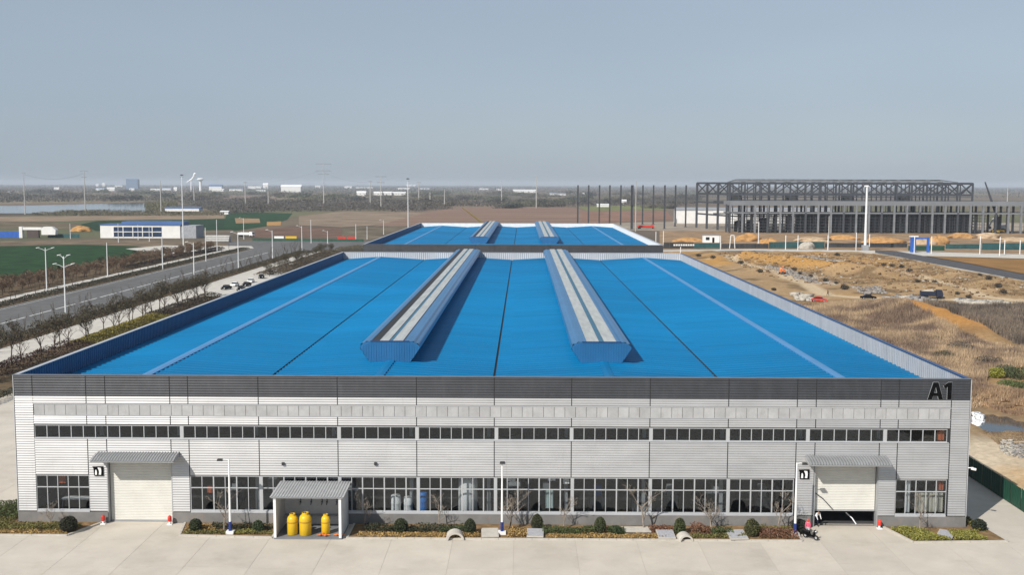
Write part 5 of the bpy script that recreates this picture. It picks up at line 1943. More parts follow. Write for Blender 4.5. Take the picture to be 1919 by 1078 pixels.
P = G(1466, 517)
excavator((P[0], P[1], tz(P[0], P[1])), 1.3, orange, 'small orange excavator on the pale track of the earthworks', 1.05)

# ================================================================== buildings on the left and in the distance
bpale = mat('pale_building_wall', (0.70, 0.69, 0.67), 0.8, 0, 0.06, 0.2)
broof = mat('grey_roof', (0.25, 0.26, 0.28), 0.7, 0, 0.1, 0.1)
bblue = mat('blue_roof_far', (0.05, 0.12, 0.28), 0.6, 0, 0.1, 0.1)
bglass = mat('far_glazing', (0.02, 0.04, 0.085), 0.12, 0, 0.2, 0.2)
A_, B_ = G(182, 447), G(372, 446)
Yb = (A_[1] + B_[1]) / 2
bt = thing('glazed_building', ((A_[0] + B_[0]) / 2, Yb, 0), 'low white building with blue glazed front beyond the green field', 'building')
x0, x1 = A_[0], B_[0]
zt = HZ((x0, Yb), 422)
MB().box(x0, Yb, 0, x1 - 10, Yb + 18, zt).build('wall', bpale, bt)
MB().box(x1 - 9.99, Yb + 0.5, 0, x1, Yb + 17, zt - 0.2).build('stone_wing', mat('stone_cladding', (0.30, 0.31, 0.34), 0.8, 0, 0.25, 1.0), bt)
MB().box(x0 - 0.4, Yb - 0.4, zt + 0.001, x1 - 9.5, Yb + 18.4, zt + 0.5).build('roof', bblue, bt)
gx0, gx1 = F(212, 435, Yb)[0], F(303, 435, Yb)[0]
z0_, z1_ = HZ((gx0, Yb), 443.5), HZ((gx0, Yb), 425.5)
wq = (gx1 - gx0) / 5
for i in range(5):
    w = MB()
    a = gx0 + i * wq
    w.box(a, Yb - 0.35, z0_, a + 0.5, Yb - 0.01, z1_)
    w.box(a + 0.5, Yb - 0.3, (z0_ + z1_) / 2 - 0.25, a + wq - 0.01, Yb - 0.01, (z0_ + z1_) / 2 + 0.25)
    w = w.build('window', bpale, bt)
    for c, d in ((z0_, (z0_ + z1_) / 2 - 0.26), ((z0_ + z1_) / 2 + 0.26, z1_)):
        MB().box(a + 0.55, Yb - 0.12, c, a + wq - 0.02, Yb - 0.02, d).build('pane', bglass, w)
MB().box(F(225, 440, Yb)[0], Yb + 3, zt + 0.51, F(340, 440, Yb)[0], Yb + 16, zt + 2.2).build('roof_lantern', bblue, bt)
# gate on the far left
A_, B_ = G(36, 446), G(106, 446)
Yg = A_[1]
gt = thing('gate', ((A_[0] + B_[0]) / 2, Yg, 0), 'white entrance gate with curved top at the far left', 'gate')
s = 1 / PXM(A_)
MB().box(A_[0], Yg, 0, A_[0] + 6 * s, Yg + 3, 21 * s).build('left_pier', bpale, gt)
MB().box(A_[0] + 6 * s + 0.01, Yg + 0.3, 15 * s, A_[0] + 42 * s, Yg + 2.7, 20 * s).build('lintel', bpale, gt)
MB().box(A_[0] + 14 * s, Yg + 0.4, 0, A_[0] + 36 * s, Yg + 2.4, 14.9 * s).build('gate_leaf', mat('gate_brown', (0.07, 0.05, 0.045), 0.8), gt)
MB().extr([(A_[0] + 42.1 * s, 6 * s), (A_[0] + 68 * s, 6 * s), (A_[0] + 69 * s, 15 * s), (A_[0] + 62 * s, 21 * s), (A_[0] + 46 * s, 21 * s), (A_[0] + 42.1 * s, 17 * s)], 'y', Yg, Yg + 4).build('gatehouse', bpale, gt)
C_ = G(-20, 447)
t = thing('site_wall', (C_[0], Yg, 0), 'low blue site wall left of the white gate', 'wall')
for i in range(6):
    a = C_[0] + i * (A_[0] - C_[0]) / 6
    MB().box(a + 0.05, Yg + 1, 0, a + (A_[0] - C_[0]) / 6 - 0.05, Yg + 1.2, 12 * s).build('wall_panel', bluep, t)
t = thing('site_wall', (B_[0], Yg, 0), 'dark teal site wall right of the white gate', 'wall')
for i in range(6):
    a = B_[0] - 20 * s + i * 10 * s
    MB().box(a + 0.05, Yg + 4.2, 0, a + 10 * s - 0.05, Yg + 4.4, 7 * s).build('wall_panel', teal, t)
P0, P1 = G(385, 454), G(440, 452)
t = thing('pipe_stack', (P0[0], P0[1], 0), 'long stack of grey pipes beside the far pavement', 'pipes')
for lv in range(3):
    for j in range(4 - lv):
        MB().tube([(P0[0], P0[1] + j * 1.5 + lv * 0.75, 0.8 + lv * 1.25), (P1[0], P0[1] + j * 1.5 + lv * 0.75, 0.8 + lv * 1.25)], 0.7, 8).build('pipe', pole_conc, t)
for px0, px1, py, m, lab in ((514, 532, 449, white, 'white banner on the far side of the cross road'), (535, 556, 449, yellow, 'yellow banner on the far side of the cross road'),
                             (632, 648, 450, red, 'left red banner beyond the cross road'), (650, 666, 450, red, 'right red banner beyond the cross road')):
    a, b = G(px0, py), G(px1, py)
    t = thing('banner', ((a[0] + b[0]) / 2, a[1], 0), lab, 'banner')
    MB().box(a[0], a[1], 0.6, b[0], a[1] + 0.1, 2.1).build('banner_panel', m, t)
    for x in (a[0] + 0.1, b[0] - 0.1):
        MB().box(x - 0.06, a[1] + 0.1, 0, x + 0.06, a[1] + 0.2, 2.2).build('post', steel, t)
P0, P1 = G(470, 452), G(680, 454)
t = thing('site_fence', (P0[0], P0[1], 0), 'dark green low fence along the far side of the cross road', 'fence')
n = 26
for i in range(n):
    a = P0 + (P1 - P0) * (i / n)
    b = P0 + (P1 - P0) * ((i + 0.97) / n)
    MB().bar((a[0], a[1] + 4, 0.8), (b[0], b[1] + 4, 0.8), 0.1, 1.6).build('fence_panel', greenf, t)


def house(px0, px1, yb, yt, roof_m, label, group, wall_m=bpale, gable=0.25):
    a, b = G(px0, yb), G(px1, yb)
    Y = (a[1] + b[1]) / 2
    h = HZ((a[0], Y), yt)
    t = thing('village_house', ((a[0] + b[0]) / 2, Y, 0), label, 'house', group)
    d = max(8, (b[0] - a[0]) * 0.4)
    hw = h * (1 - gable)
    MB().box(a[0], Y, 0, b[0], Y + d, hw).build('wall', wall_m, t)
    e = 0.03 * (b[0] - a[0])
    MB().extr([(Y - 0.6, hw + 0.001), (Y + d + 0.6, hw + 0.001), (Y + d * 0.5, h)], 'x', a[0] - e, b[0] + e).build('roof', roof_m, t)


wroof = mat('white_roof', (0.72, 0.72, 0.72), 0.6)
broof2 = mat('blue_grey_roof', (0.22, 0.28, 0.38), 0.6)
vil = [(700 / 4 + 0, 0, 0, 0)]
G1 = 'white village houses along the horizon'
ORD = 'first second third fourth fifth sixth seventh eighth ninth tenth eleventh twelfth thirteenth fourteenth fifteenth sixteenth seventeenth eighteenth nineteenth twentieth twenty-first twenty-second twenty-third twenty-fourth twenty-fifth twenty-sixth'.split()
for i, (a, b, yb, yt) in enumerate(sorted([(178, 197, 358, 352), (199, 216, 358, 351), (241, 252, 358, 353), (280, 300, 358, 353.5), (302, 322, 357, 352), (325, 332, 358, 351), (396, 420, 359, 354), (428, 456, 358, 353.5), (10, 24, 362, 358), (100, 112, 356, 351),
                               (212, 232, 351, 346.5), (178, 186, 350, 345), (190, 198, 350, 343), (462, 491, 354, 349), (480, 498, 359, 356), (550, 566, 354, 349), (590, 601, 352, 348), (644, 660, 353, 349), (665, 700, 353, 350), (745, 768, 355, 352),
                               (786, 806, 355, 352), (898, 915, 356, 353), (930, 940, 357, 354), (1030, 1042, 364, 361), (1092, 1100, 365, 361), (760, 780, 350, 346)])):
    house(a, b, yb, yt, wroof if i % 3 else broof2, ORD[i] + ' small white village house from the left along the horizon', G1)
for a, b, yb, yt, m, lab in [(234, 261, 355, 335.5, bblue, 'square blue and grey tower block on the horizon'), (525, 565, 360, 346, wroof, 'stepped white hall in the distant village'), (390, 417, 357, 346, bblue, 'long blue roofed hall below the white dome'),
                             (492, 503, 354, 343, wroof, 'small square white block on the distant roofs'), (668, 686, 367, 358, wroof, 'long white shed left of the wide crossarm pole'), (700, 716, 366, 359, wroof, 'white shed right behind the wide crossarm pole'),
                             (718, 734, 366, 359, wroof, 'white shed just right of the wide crossarm pole'), (735, 760, 366, 359.5, wroof, 'white shed left of the floodlight mast'), (962, 1004, 361, 355, wroof, 'long white sheds beside the lone grey pole'),
                             (308, 374, 396, 388, bblue, 'long low blue building beyond the lake'), (1119, 1141, 388, 382, wroof, 'low white shed behind the dark columns'), (1165, 1174, 383, 374, wroof, 'small white house behind the dark columns'),
                             (412, 428, 402, 395, wroof, 'small white hut at the edge of the green fields'), (1030, 1060, 366, 362, broof2, 'faint grey shed in the distance right of the lone pole')]:
    house(a, b, yb, yt, m, lab, None, mat('blue_grey_cladding', (0.10, 0.16, 0.26), 0.6) if yt < 340 else bpale, gable=0.05 if yt < 340 else 0.3)
# white dome and slide like horn on the horizon
P = G(372, 358)
s = 1 / PXM(P)
t = thing('white_dome', (P[0] + 4 * s, P[1], 0), 'white mushroom shaped dome with a slanting chute on the horizon', 'dome')
MB().lathe([(2.5 * s, 0), (2.5 * s, 20 * s), (6.5 * s, 21 * s), (6.8 * s, 22.5 * s), (4 * s, 24 * s), (0.3 * s, 24.6 * s)], n=14).build('dome', white, t, local=True)
MB().tube([(-26 * s, 0, 16 * s), (-16 * s, 0, 22 * s), (-13 * s, 0, 26 * s), (-10 * s, 0, 32 * s), (-9 * s, 0, 34 * s)], [0.8 * s, 1.8 * s, 1.6 * s, 2.8 * s, 1.2 * s], 8).build('chute', white, t, local=True)
MB().tube([(-18 * s, 0, 0), (-17 * s, 0, 20 * s)], 1.2 * s, 6).build('chute_leg', white, t, local=True)


# --- scrub and woods in the distance: masses of twigs and leaves
def scrub(poly, n, h, size, col, label, name='scrub', lump=0.7):
    q = scatter([G(*p) for p in poly], n)
    sc_ = np.array([PXM((a[0], a[1], 0)) for a in q[:1]])[0]
    lum = fbm(q[:, 0], q[:, 1], 28, 61, 3)
    hh = h * np.clip(0.25 + 1.5 * (lum - 0.25), 0.12, 1.4)
    z = hh * rng.random(n) ** 0.7
    V, Fq, C = leaves(np.column_stack([q, z]), np.full(n, size), jit(col, n, 0.45))
    o = npmesh(name, V, Fq, leafm, C)
    return tag(o, label, 'scrub', kind='stuff')


gy_ = (0.085, 0.075, 0.064)
scrub([(440, 384), (600, 382), (760, 386), (850, 392), (780, 398), (640, 396), (520, 398), (430, 402), (420, 394)], 26000, 7, 1.0, gy_, 'grey brown scrub belt beyond the green fields')
scrub([(430, 374), (560, 378), (760, 376), (860, 380), (1000, 378), (1290, 376), (1310, 386), (1080, 388), (930, 388), (800, 386), (640, 382), (450, 384)], 14000, 7, 1.5, gy_, 'wide grey scrub behind the ploughed field')
scrub([(-60, 372), (100, 364), (200, 368), (330, 372), (430, 366), (430, 372), (340, 378), (-60, 380)], 9000, 6, 2.0, (0.11, 0.10, 0.08), 'brown scrub behind the lake')
scrub([(60, 401), (130, 396), (280, 398), (420, 399), (420, 405), (130, 405), (60, 404)], 9000, 4, 0.8, (0.12, 0.105, 0.06), 'reedy bank along the near side of the lake')
scrub([(270, 384), (330, 382), (335, 394), (275, 398)], 5000, 9, 0.9, (0.12, 0.11, 0.055), 'olive thicket at the right end of the lake')
scrub([(330, 380), (470, 376), (470, 400), (400, 400), (380, 390)], 9000, 7, 1.0, (0.085, 0.078, 0.065), 'dark thicket left of the green fields')
thk = []
for sd in range(4):
    n_ = 900
    cl = rng.normal(size=(7, 3)) * np.array([7, 4, 0.6]) + [0, 0, 2.4]
    Q = cl[rng.integers(0, 7, n_)] + rng.normal(size=(n_, 3)) * np.array([2.2, 2.2, 1.5])
    Q[:, 2] = np.abs(Q[:, 2])
    V, Fq, C = leaves(Q, np.full(n_, 0.75), jit([(0.075, 0.066, 0.056), (0.06, 0.06, 0.05), (0.10, 0.085, 0.06), (0.085, 0.09, 0.045)][sd], n_, 0.5))
    o_ = npmesh('foliage', V, Fq, leafm, C)
    thk.append(o_.data)
    bpy.data.objects.remove(o_)
stem_me = MB()
for i in range(6):
    stem_me.tube([(i * 3 - 8, 0, 0), (i * 3 - 7.6, 0.3, 3.2)], [0.25, 0.1], 4)
stem_me = stem_me.mesh('stems')
rt = random.Random(5)
for i in range(110):
    px = rt.uniform(-20, 1320)
    py = rt.uniform(361, 392) if px > 420 else rt.uniform(360, 377)
    if 560 < px < 760 and py > 384:
        continue
    P = G(px, py)
    t = thing('thicket', (P[0], P[1], 0), 'grey twiggy thicket on the plain between fields and village', 'thicket', 'thickets on the far plain', rt.uniform(-0.4, 0.4))
    k_ = rt.uniform(0.8, 1.7) * (1.0 + (392 - py) * 0.03)
    t.scale = (k_ * 1.2, k_, k_ * 0.8)
    finish('foliage', thk[i % 4], leafm, t)
    finish('stems', stem_me, bark, t)
for i in range(46):
    px = rt.uniform(-10, 1300)
    P = G(px, rt.uniform(353, 362) + px * 0.0025)
    t = make_tree('far_tree', (P[0], P[1], 0), slim[i % 3], 'thin bare tree rising above the far woodland', 'tree', 'thin bare trees above the far woodland', rt.uniform(0, 6), rt.uniform(2.4, 3.6), bark, bark)
for k_, (ya, yb, n, h, size) in enumerate(((364, 370, 7000, 8, 2.0), (356, 363, 14000, 10, 3.0), (351.5, 356, 22000, 14, 5.0), (349, 351.5, 20000, 16, 8))):
    scrub([(-200, ya - 2.2), (960, ya), (2150, ya + 3.4), (2150, yb + 3.4), (960, yb), (-200, yb - 2.2)], n, h, size, (0.055, 0.056, 0.05) if k_ else (0.095, 0.088, 0.07), ['nearest', 'second', 'third', 'farthest'][k_] + ' band of grey woodland towards the horizon', 'far_wood')

# ================================================================== right of the hall
fx = 105.35
fn = thing('boundary_fence', (fx, 50, 0), 'dark green sheet fence along the right side of the concrete yard', 'fence')
hf = HZ((104.9, 10.5), 896)
for i in range(48):
    y0 = -14 + i * 2.5
    prof = []
    for j in range(9):
        a = y0 + 0.06 + j * (2.38 / 8)
        prof.append((fx + (0.03 if j % 2 else 0.0), a))
    k_ = len(prof)
    b = MB()
    b.add([(p[0], p[1], 0.05) for p in prof] + [(p[0], p[1], hf) for p in prof], [(j, j + 1, j + 1 + k_, j + k_) for j in range(k_ - 1)])
    b.add([(p[0] + 0.04, p[1], 0.05) for p in prof] + [(p[0] + 0.04, p[1], hf) for p in prof], [(j, j + k_, j + 1 + k_, j + 1) for j in range(k_ - 1)])
    b.build('fence_panel', greenf, fn, fix=False)
    MB().box(fx + 0.08, y0 - 0.05, 0, fx + 0.16, y0 + 0.05, hf + 0.02).build('fence_post', greenf, fn)

# dry reeds and brush
def reeds(poly, n, h, w, cols, label, name='dry_grass', lean=0.22):
    q = scatter([G(*p) for p in poly], n)
    keep = q[:, 0] > 106.5
    q = q[keep]
    n = len(q)
    lum = fbm(q[:, 0], q[:, 1], 7, 91, 3)
    hh = h * np.clip(0.3 + 1.5 * (lum - 0.2), 0.2, 1.5) * (0.6 + 0.6 * rng.random(n))
    z = tzv(q[:, 0], q[:, 1]) - 0.05
    w_ = np.clip((fbm(q[:, 0], q[:, 1], 5, 93, 3) - 0.35) * 3.3, 0, 1)[:, None]
    C = np.array(cols[0])[None] * w_ + np.array(cols[1])[None] * (1 - w_)
    C = np.clip(C * (0.65 + 0.7 * rng.random((n, 1))), 0, 1)
    V, Fq, C = blades(np.column_stack([q, z]), hh, w, C, lean)
    o = npmesh(name, V, Fq, drym, C)
    return tag(o, label, 'dry grass', kind='stuff')


reeds([(1440, 575), (1560, 574), (1620, 578), (1690, 598), (1760, 624), (1800, 640), (1919, 662), (2000, 680), (2000, 722), (1919, 700), (1850, 712), (1840, 770), (1790, 770), (1700, 700), (1560, 640)], 120000, 1.7, 0.07,
      ((0.45, 0.325, 0.20), (0.20, 0.138, 0.098)), 'tall tan dry grass beyond the right parapet of the near hall')
reeds([(1825, 728), (1860, 738), (1919, 752), (1980, 765), (1980, 788), (1919, 784), (1880, 778), (1825, 764)], 26000, 1.3, 0.06, ((0.40, 0.27, 0.16), (0.22, 0.14, 0.09)), 'reddish dry grass on the far bank of the small pond')
reeds([(1725, 588), (1760, 580), (1830, 582), (1919, 578), (2000, 580), (2000, 668), (1919, 655), (1830, 636), (1790, 622)], 60000, 1.8, 0.08, ((0.20, 0.155, 0.115), (0.10, 0.08, 0.066)), 'grey brown brush to the right of the orange mound', 'brush')
reeds([(1330, 478), (1500, 478), (1700, 500), (1919, 535), (1919, 560), (1760, 545), (1600, 540), (1480, 520), (1400, 510)], 24000, 0.5, 0.09, ((0.38, 0.25, 0.12), (0.17, 0.12, 0.07)), 'sparse low dry grass over the earthworks', lean=0.4)
reeds([(1835, 812), (1880, 813), (1950, 813), (1980, 850), (1919, 852), (1870, 840)], 7000, 0.35, 0.05, ((0.36, 0.26, 0.14), (0.18, 0.12, 0.07)), 'patchy dry grass on the near bank of the small pond', lean=0.5)


def bush(P, r_, h, col, label, group, n=500, name='bush', size=None):
    t = thing(name, (P[0], P[1], P[2]), label, 'bush', group)
    d = rng.normal(size=(n, 3))
    d /= np.linalg.norm(d, axis=1)[:, None]
    d *= (rng.random(n) ** 0.4)[:, None]
    Q = np.column_stack([d[:, 0] * r_, d[:, 1] * r_, h * 0.5 * (1 + d[:, 2])])
    V, Fq, C = leaves(Q, np.full(n, size or r_ * 0.16), jit(col, n, 0.5))
    npmesh('foliage', V, Fq, leafm, C, t)
    b = MB()
    for i in range(5):
        a = i * 1.3
        b.tube([(0, 0, 0), (math.cos(a) * r_ * 0.5, math.sin(a) * r_ * 0.5, h * 0.7)], [0.05, 0.02], 4)
    b.build('stems', bark, t, local=True)
    return t


for i, (px, py, r_) in enumerate([(1412, 488, 1.6), (1336, 491, 1.3), (1309, 485, 1.4), (1439, 556, 1.0), (1450, 547, 0.9), (1569, 483, 1.4), (1566, 501, 1.3), (1591, 497, 1.2), (1656, 500, 1.2), (1672, 502, 1.2), (1690, 505, 1.2), (1616, 515, 1.1), (1488, 513, 1.3),
                                  (1499, 519, 0.9), (1519, 523, 1.0), (1547, 531, 1.2), (1583, 548, 1.5), (1567, 537, 0.8), (1674, 532, 0.8), (1621, 553, 0.9), (1719, 543, 0.9), (1735, 537, 1.1), (1751, 538, 1.1), (1704, 512, 1.3), (1836, 530, 0.9), (1852, 540, 1.2),
                                  (1870, 550, 1.3), (1880, 555, 1.2), (1794, 556, 0.9), (1815, 562, 1.0), (1388, 501, 1.4), (1424, 516, 1.2)]):
    P = G(px, py)
    bush((P[0], P[1], tz(P[0], P[1]) - 0.1), r_, r_ * 1.25, (0.04, 0.036, 0.026), 'small blackish bush on the earthworks', 'blackish bushes scattered over the earthworks', 300)
for px, py, r_, h, col, lab in [(1866, 716, 1.6, 2.0, (0.24, 0.24, 0.03), 'bright yellow green bush beside the dark green shrubs'), (1885, 712, 2.3, 2.2, (0.05, 0.07, 0.03), 'dark green shrub right of the yellow one'), (1908, 716, 2.6, 2.2, (0.06, 0.075, 0.028), 'dark green shrub at the right frame edge, above the pond'),
                                (1890, 738, 2.0, 1.5, (0.09, 0.12, 0.035), 'fresh green low shrub in front of the dark green shrubs'), (1916, 740, 2.2, 1.5, (0.085, 0.105, 0.035), 'fresh green low shrub at the right frame edge'), (1800, 668, 2.6, 2.6, (0.10, 0.085, 0.07), 'grey twiggy bush in the middle of the tan grass'),
                                (1768, 680, 2.2, 1.8, (0.10, 0.09, 0.05), 'olive brown bush in the tan grass close to the parapet'), (1853, 690, 2.8, 1.8, (0.10, 0.08, 0.06), 'brown low bush left of the dark green shrubs')]:
    P = G(px, py)
    bush((P[0], P[1], tz(P[0], P[1]) - 0.1), r_, h, col, lab, None, 1300, 'shrub', 0.14)


# clods and tussocks that roughen the earthworks
def clods():
    poly = [(1340, 480), (1480, 477), (1640, 480), (1919, 533), (1919, 560), (1700, 560), (1480, 530), (1400, 512)]
    return poly


# rubble heaps: many broken pieces, uncountable
def rubble(poly, n, s, m, label, h=0.5, name='rubble'):
    q = scatter([G(*p) for p in poly], n)
    c = np.array([[-1, -1, -1], [1, -1, -1], [1, 1, -1], [-1, 1, -1], [-1, -1, 1], [1, -1, 1], [1, 1, 1], [-1, 1, 1]], float)
    fc = np.array([(0, 3, 2, 1), (4, 5, 6, 7), (0, 1, 5, 4), (1, 2, 6, 5), (2, 3, 7, 6), (3, 0, 4, 7)])
    P2 = np.array([G(*p)[:2] for p in poly])
    ctr, ext = P2.mean(0), (P2.max(0) - P2.min(0)) / 2 + 0.1
    VV, FF = [], []
    for i in range(n):
        k_ = s * (0.35 + rng.random() ** 2 * 1.3)
        v = c * (0.5 + 0.7 * rng.random((8, 1))) * k_ * np.array([1, 0.8, 0.55])
        a = rng.random() * 6.28
        Rz = np.array([[math.cos(a), -math.sin(a), 0], [math.sin(a), math.cos(a), 0], [0, 0, 1]])
        e = max(0, 1 - np.hypot(*((q[i] - ctr) / ext)))
        v = v @ Rz.T + [q[i][0], q[i][1], tz(q[i][0], q[i][1]) + rng.random() * h * e + 0.05]
        VV.append(v)
        FF.append(fc + 8 * i)
    o = npmesh(name, np.concatenate(VV), np.concatenate(FF), m)
    return tag(o, label, 'rubble', kind='stuff')


rubble([(1824, 775), (1834, 774), (1842, 790), (1834, 800), (1822, 797)], 520, 0.24, white, 'bright white rubble heap at the left tip of the pond', 0.8)
rubble([(1880, 832), (1895, 832), (1919, 860), (1890, 868), (1872, 850)], 200, 0.2, rubble_w, 'scatter of pale broken concrete below the pond', 0.15)
rubble([(1895, 840), (1960, 830), (1960, 880), (1900, 868)], 200, 0.25, rubble_g, 'grey gravelly debris at the right frame edge below the pond', 0.15)
rubble([(1655, 568), (1690, 562), (1740, 566), (1750, 574), (1700, 578), (1665, 576)], 260, 0.9, rubble_g, 'grey and white debris heap behind the orange mound', 1.3)
rubble([(1660, 571), (1680, 568), (1710, 570), (1690, 576)], 60, 1.0, rubble_w, 'white slabs on the debris heap behind the orange mound', 1.4)
rubble([(1790, 567), (1880, 571), (1890, 577), (1800, 574)], 300, 0.8, rubble_w, 'long bank of pale rubble along the dirt track', 0.5)
rubble([(1483, 553), (1520, 560), (1525, 570), (1490, 566)], 90, 0.9, rubble_w, 'pale debris heap beside the red car', 0.8)
rubble([(1500, 482), (1550, 490), (1560, 500), (1520, 494)], 160, 0.8, rubble_g, 'grey rubble bank at the top of the earthworks', 0.6)
rubble([(1540, 494), (1560, 490), (1570, 498), (1550, 501)], 40, 1.0, rubble_w, 'white broken slabs at the top of the earthworks', 0.6)
rubble([(1440, 503), (1500, 517), (1540, 532), (1530, 535), (1480, 522), (1440, 508)], 260, 0.55, rubble_g, 'grey stones along the foot of the orange bank', 0.2)
rubble([(1600, 545), (1650, 540), (1660, 555), (1620, 560)], 160, 0.6, rubble_g, 'loose grey stones right of the walking person', 0.2)

rubm_c = mat('brown_clod', (0.17, 0.11, 0.06), 0.97, 0, 0.35, 0.8)
rubble(clods(), 1500, 0.5, rubm_c, 'brown clods of earth strewn over the earthworks', 0.0, 'clods')
rubble(clods(), 350, 0.4, rubble_w, 'pale stones strewn over the earthworks', 0.0, 'stones')

# ================================================================== building site far right
ff = thing('unfinished_hall', (290, 735, 0), 'tall dark steel frame of an unfinished hall, with trussed top', 'steel frame')
PF, PB = G(1366, 434), G(1305, 427)
yF, yB = PF[1], PB[1]
xL = PF[0]
xR = F(1821, 400, yF)[0]
zT = HZ((xL, yF), 343)
zM = HZ((xL, yF), 364.5)
zA = HZ((xL, yF), 381)
NX = 16
cx_ = [xL + (xR - xL) * i / NX for i in range(NX + 1)]
ry = [yF + (yB - yF) * i / 3 for i in range(4)]
for j, y in enumerate(ry):
    for i, x in enumerate(cx_):
        if i == 0:
            x = xL + (PB[0] - xL) * j / 3
        w = (1.15 if j in (0, 3) else 0.7) if i else 1.6
        MB().box(x - w / 2, y - w / 2, 0, x + w / 2, y + w / 2, zT).build('column', steel, ff)
for j, y in enumerate(ry):
    if j in (1, 2):
        continue
    for z, h in ((zT, 1.6), (zM, 1.5), (zA, 1.2), (zA * 0.55, 0.9)):
        MB().box(xL, y - 0.5, z - h / 2, xR, y + 0.5, z + h / 2).build('beam', steel, ff)
    for i in range(NX):
        a, b = cx_[i], cx_[i + 1]
        kind = (i * 7 + j) % 4
        if kind != 2:
            MB().bar((a, y + 0.1, zM), (b, y + 0.1, zT), 0.8).build('brace', steel, ff)
        if kind in (0, 2):
            MB().bar((a, y - 0.1, zT), (b, y - 0.1, zM), 0.8).build('brace', steel, ff)
for x, x2 in ((xL, PB[0]), (xR, xR)):
    for z in (zT, zM, zA, zA * 0.55):
        MB().bar((x, yF, z), (x2, yB, z), 1.0, 1.2).build('beam', steel, ff)
    for i in range(3):
        a, b = x + (x2 - x) * i / 3, x + (x2 - x) * (i + 1) / 3
        MB().bar((a, ry[i], zM), (b, ry[i + 1], zT), 0.7).build('brace', steel, ff)
        MB().bar((a, ry[i], zT), (b, ry[i + 1], zM), 0.7).build('brace', steel, ff)
for i, x in enumerate(cx_[1:-1]):
    MB().bar((x, yF, zM), (x, yB, zM), 0.8, 1.0).build('crossbeam', steel, ff)
    MB().bar((x, yF, zA), (x, yB, zA), 0.8, 1.0).build('crossbeam', steel, ff)
MB().bar((PB[0], yB, zT), (xL, yB, zT), 1.0, 1.6).build('beam', steel, ff)
MB().bar((PB[0], yB, zM), (xL, yB, zM), 1.0, 1.5).build('beam', steel, ff)
for z in (zA + 2.4, zA + 4.8):
    MB().bar((xL, yF + 0.6, z), (xR, yF + 0.6, z), 0.5).build('rail', steel, ff)
zTop = HZ((xL, yF), 336)
for i in range(1, NX):
    x = cx_[i]
    MB().bar((x, yF, zT + 0.8), (x, (yF + yB) / 2, zTop), 0.7).build('rafter', steel2, ff)
    MB().bar((x, yB, zT + 0.8), (x, (yF + yB) / 2, zTop), 0.7).build('rafter', steel2, ff)
for u in (0.33, 0.66, 1.0):
    for s in (0, 1):
        y = yF + (yB - yF) * 0.5 * u if s == 0 else yB - (yB - yF) * 0.5 * u
        MB().bar((cx_[1], y, zT + 0.8 + (zTop - zT - 0.8) * u), (cx_[-2], y, zT + 0.8 + (zTop - zT - 0.8) * u), 0.5).build('purlin', steel2, ff)
# lower wing in front, with deck and scaffold grid inside
lw = thing('unfinished_wing', (330, 705, 0), 'long low steel frame wing with grey deck in front of the tall frame', 'steel frame')
PW = G(1370, 437)
yW = PW[1]
xW0, xW1 = F(1368, 400, yW)[0], F(2010, 400, yW)[0]
zD = HZ((xW0, yW), 381)
zD2 = HZ((xW0, yW), 399)
MB().box(xW0, yW, zD - 1.5, xW1, yF - 1.2, zD + 1.5).build('deck', mat('deck_grey', (0.17, 0.18, 0.195), 0.8, 0, 0.15, 0.05), lw)
MB().box(xW0, yW, zD2 - 0.5, xW1, yF - 1.2, zD2 + 0.5).build('deck', MATS['deck_grey'], lw)
nW = 27
for i in range(nW + 1):
    x = xW0 + (xW1 - xW0) * i / nW
    for y in (yW + 0.6, (yW + yF) / 2):
        MB().box(x - 0.65, y - 0.65, 0, x + 0.65, y + 0.65, zD - 0.81).build('column', steel2 if i % 3 else steel, lw)
    MB().bar((x, yW + 0.3, zD2 + 0.5), (x, yW + 0.3, zD - 0.8), 0.9).build('stanchion', steel2, lw)
MB().box(F(1490, 420, yF)[0], yF - 2.4, 0.2, xR, yF - 1.9, zD2 - 0.6).build('shade_screen', mat('interior_shade', (0.05, 0.05, 0.048), 0.9, 0, 0.5, 0.25), lw)  # dark sheet added to stand in for the shade inside the frame
sc_ = MB()
for z in np.arange(2.2, zD2 - 1, 2.2):
    for y in (yW + 2.2, yW + 6, yW + 16, yF + 20):
        sc_.bar((xW0 + 6, y, z), (xR, y, z), 0.3)
for x in np.arange(xW0 + 30, xR, 3.6):
    for y in (yW + 2.2, yW + 6, yW + 16, yF + 20):
        sc_.bar((x, y, 0), (x, y, zD2 - 0.6), 0.26)
for i in range(6):
    a = xW0 + 8 + i * 9.5
    MB().box(a, yF - 2.4, 0.2, a + (3.5 if i % 2 else 6.0), yF - 1.9, zD2 * (0.55 + 0.07 * i)).build('shade_screen', MATS['interior_shade'], lw)  # more dark sheets added as interior shade between the left bays
for i in range(NX):
    a = cx_[i]
    if i % 4 == 1:
        MB().box(a + 1, yB - 2, zA + 0.8, a + (xR - xL) / NX - 1, yB - 1.6, zM - 0.9).build('rear_screen', MATS['interior_shade'], ff)
sc_.build('scaffold', steel, lw)['kind'] = 'stuff'

